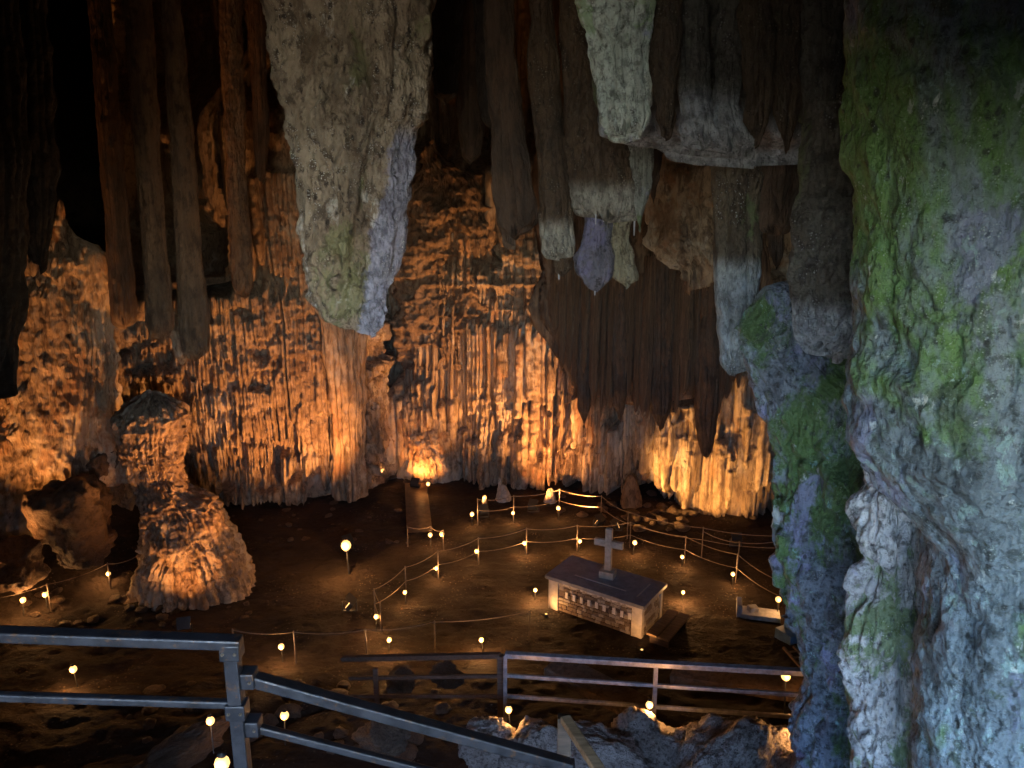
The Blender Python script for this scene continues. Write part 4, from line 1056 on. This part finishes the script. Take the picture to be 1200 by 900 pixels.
# ------------------------------------------------------------------ boulders, rubble, small stones
def rock_mesh(seed, sub=5, ang=.35, n_cut=9, fine=.03):
    bm = bmesh.new(); bmesh.ops.create_icosphere(bm, subdivisions=sub, radius=1.0)
    me = bpy.data.meshes.new('rock'); bm.to_mesh(me); bm.free()
    co = np.empty(len(me.vertices) * 3, np.float32); me.vertices.foreach_get('co', co); co = co.reshape(-1, 3)
    r = np.random.default_rng(seed)
    for k in range(n_cut):
        n = r.normal(0, 1, 3); n /= np.linalg.norm(n); h = r.uniform(.55, .9)
        d = co @ n - h
        co = co - np.outer(np.clip(d, 0, None) * .92, n)
    nn = co / np.linalg.norm(co, axis=1)[:, None]
    co = co + nn * (.10 * (ridged(co[:, 0] * 1.7, co[:, 1] * 1.7, co[:, 2] * 2.4, 4, seed + 9) - .3) + .22 * fbm(co[:, 0] * 1.4 + seed, co[:, 1] * 1.4, co[:, 2] * 1.4, 4, seed) + fine * 3 * fbm(co[:, 0] * 5, co[:, 1] * 5, co[:, 2] * 5, 4, seed + 3, .6))[:, None]
    me.vertices.foreach_set('co', co.astype(np.float32).ravel())
    me.polygons.foreach_set('use_smooth', np.ones(len(me.polygons), bool)); me.update()
    return me
BIG = [rock_mesh(100 + k, 6) for k in range(4)]
MID = [rock_mesh(120 + k, 5) for k in range(6)]
SML = [rock_mesh(140 + k, 3, fine=.04) for k in range(6)]
for m_ in BIG: m_.materials.append(M['boulder'])
for m_ in MID + SML: m_.materials.append(M['rubble'])
def rock(name, me, p, s, label, cat='rock', group=None, rz=None):
    o = bpy.data.objects.new(name, me); COL.objects.link(o)
    o.location = p; o.scale = s; o.rotation_euler = (rnd.uniform(-.2, .2), rnd.uniform(-.2, .2), rnd.uniform(0, 6.28) if rz is None else rz)
    return tag(o, label, cat, group)
for k, (px, py, Y, s, lb) in enumerate([(630, 882, 8.9, (.55, .5, .42), 'pale rough boulder below the left railing post'),
                                        (745, 880, 8.9, (.62, .5, .40), 'pale boulder beside the wooden handrail'),
                                        (700, 900, 8.5, (.75, .5, .45), 'large warm-tinted boulder in front of the pale ones'),
                                        (868, 905, 8.3, (1.0, .7, .62), 'broad sloping boulder at the foot of the mossy rock'),
                                        (795, 888, 8.8, (.55, .5, .40), 'brown boulder under the middle lamp'),
                                        (565, 868, 9.2, (.42, .4, .30), 'small pale boulder at the left end of the boulder row'),
                                        (960, 900, 7.9, (.6, .5, .6), 'boulder wedged beside the mossy rock foot')]):
    rock('boulder', BIG[k % 4], P(px, py, Y), s, lb, 'boulder', rz=k * 1.3)
for px, py, Y, s, lb in [(455, 865, 9.3, (.42, .4, .28), 'angular rock on the slope under the stair rail'), (470, 800, 12.2, (.32, .3, .25), 'lit angular rock behind the dark railing'),
                         (525, 790, 12.6, (.4, .3, .22), 'flat lit rock behind the dark railing'), 
                         
                         (215, 880, 9.2, (.7, .4, .22), 'long flat rock near the corner post'), 
                         (80, 612, 17.0, (1.1, .8, 1.1), 'big dark lumpy boulder beside the left path'), (20, 660, 17.0, (.9, .7, .6), 'low dark boulder at the left path edge'),
                         (120, 560, 18.8, (.8, .6, 1.0), 'upright dark rock behind the left boulder'), (100, 640, 17.2, (.7, .6, .5), 'dim boulder between the left path and the stalagmite')]:
    p = P(px, py, Y)
    rock('rock', MID[rnd.randrange(6)], p, s, lb)
# stone slabs of the lower steps behind the three-rail railing
for k, (a, b, Yy_) in enumerate([((648, 778), (752, 832), 11.2), ((790, 786), (965, 812), 11.0)]):
    p, q = P(*a, Yy_ + .5), P(*b, Yy_ - .6)
    e = MB().beam(p, q, .55, .16, bevel=.03).build('stone_slab', M['rubble'])
    o = e; c = (p + q) / 2
    for v in o.data.vertices: v.co -= c
    o.location = c
    tag(o, ['dark sloping stone slab behind the left railing bay', 'long dark stone slab behind the right railing bay'][k], 'slab')
r2 = random.Random(9)
def pebbles(n, box, smin, smax, name, lab, group):
    k = 0
    while k < n:
        px, py = r2.uniform(box[0], box[2]), r2.uniform(box[1], box[3])
        p = GF(px, py); s = r2.uniform(smin, smax)
        if math.hypot(p.x - ALT_C[0], p.y - ALT_C[1]) < 2.2: continue
        rock(name, SML[r2.randrange(6)], p + Vector((0, 0, s * .2)), (s * r2.uniform(.8, 1.4), s, s * r2.uniform(.5, .8)), lab, 'stone', group)
        k += 1
pebbles(26, (735, 598, 815, 622), .09, .24, 'rubble_stone', 'rubble stone in the lit heap below the draperies', 'rubble heap below the draperies')
pebbles(24, (640, 575, 900, 612), .06, .2, 'foot_stone', 'loose stone lying at the foot of the draperies', 'loose stones at the foot of the draperies')
pebbles(34, (20, 690, 300, 735), .05, .16, 'path_stone', 'loose stone on the ground before the mushroom-topped stalagmite', 'loose stones before the mushroom stalagmite')
pebbles(40, (150, 800, 590, 895), .06, .20, 'slope_stone', 'loose stone on the dark slope under the stair rail', 'loose stones on the dark slope')
pebbles(30, (260, 585, 480, 640), .04, .13, 'floor_stone', 'loose stone on the dark floor before the terraced wall', 'loose stones before the terraced wall')
pebbles(16, (440, 545, 520, 566), .06, .18, 'recess_stone', 'stone lying round the floodlight by the recess', 'stones by the recess')
# small pale stalagmites and stones on the far floor
for k, (px, yb, yt, w, lb) in enumerate([(586, 585, 560, 5, 'small white stalagmite on the far floor'), (590, 586, 568, 8, 'small pale cone stalagmite beside the white one'), (614, 570, 540, 5, 'slim dark stalagmite below the pale curtains'),
                                         (645, 588, 572, 7, 'squat pale stalagmite beside the far rope'), (740, 592, 556, 13, 'broad stalagmite stump under the draperies'), (568, 600, 580, 3, 'short white marker post on the far floor')]):
    g = GF(px, yb)
    formation('small_stalagmite' if k != 5 else 'marker_stone', lb, 'stalagmite' if k != 5 else 'marker', g.y,
              [(yb + 5, px - w * 1.3, px + w * 1.3), (yb, px - w, px + w), ((yb + yt) / 2, px - w * .7, px + w * .7), (yt, px - w * .3, px + w * .3)] if k != 5 else [(yb + 4, px - w, px + w), (yt, px - w, px + w)],
              M['stone_a'] if k in (0, 1, 3, 5) else M['brownlit'], .9, 40, 40, .1, 6, .04, 3, .02, 7, .02, .03, seed=150 + k, stand=True, round_end=.08)

# pale blue lectern box at the pillar edge, broken marble trough
g = GF(928, 748)
e = empty('blue_lectern', g, .5); tag(e, 'pale blue painted lectern box half hidden by the violet pillar', 'lectern')
MB().box((0, 0, .12), (.62, .45, .24), bevel=.01).build('base', M['blue'], e)
MB().box((.08, .04, .62), (.36, .26, .78), bevel=.01).build('column', M['blue'], e)
MB().box((.08, .0, 1.04), (.55, .42, .05), Matrix.Rotation(.35, 3, 'X'), .006).build('top', M['blue'], e)
g = GF(888, 722)
e = empty('marble_fragment', g, -.25); tag(e, 'broken white marble trough lying on the floor by the lectern', 'marble fragment')
MB().box((0, 0, .06), (1.0, .42, .12), bevel=.02).build('slab', M['white'], e)
MB().box((-.44, 0, .20), (.12, .42, .28), bevel=.02).build('end_piece', M['white'], e)
MB().box((-.12, .02, .17), (.22, .2, .12), Matrix.Rotation(.4, 3, 'Z'), .02).build('loose_chunk', M['white'], e)
g = GF(937, 778)
e = empty('wooden_ladder', g, .2); tag(e, 'short wooden ladder lying on the lit ground below the lectern', 'ladder')
for sx in (-1, 1): MB().beam((sx * .12, -.4, .08), (sx * .12, .45, .12), .05, .05).build('side_rail', M['wood'], e)
for k in range(4): MB().beam((-.12, -.3 + k * .2, .1), (.12, -.3 + k * .2, .1), .035, .03).build('rung', M['wood'], e)

# soda straws under the blunt stalactites
for px, yt, yb, Y in [(698, 252, 263, 8.55), (707, 252, 260, 8.5), (743, 256, 276, 8.6), (655, 322, 328, 9.3), (697, 340, 346, 8.9)]:
    a, b = P(px, yt - 4, Y), P(px, yb, Y)
    o = MB().tube([(0, 0, a.z - b.z), (0, 0, (a.z - b.z) * .5), (0, 0, 0)], [.012, .010, .006], 7).build('soda_straw', M['white'], None, b)
    tag(o, 'thin white soda straw dripping from a blunt stalactite', 'stalactite', 'soda straws')
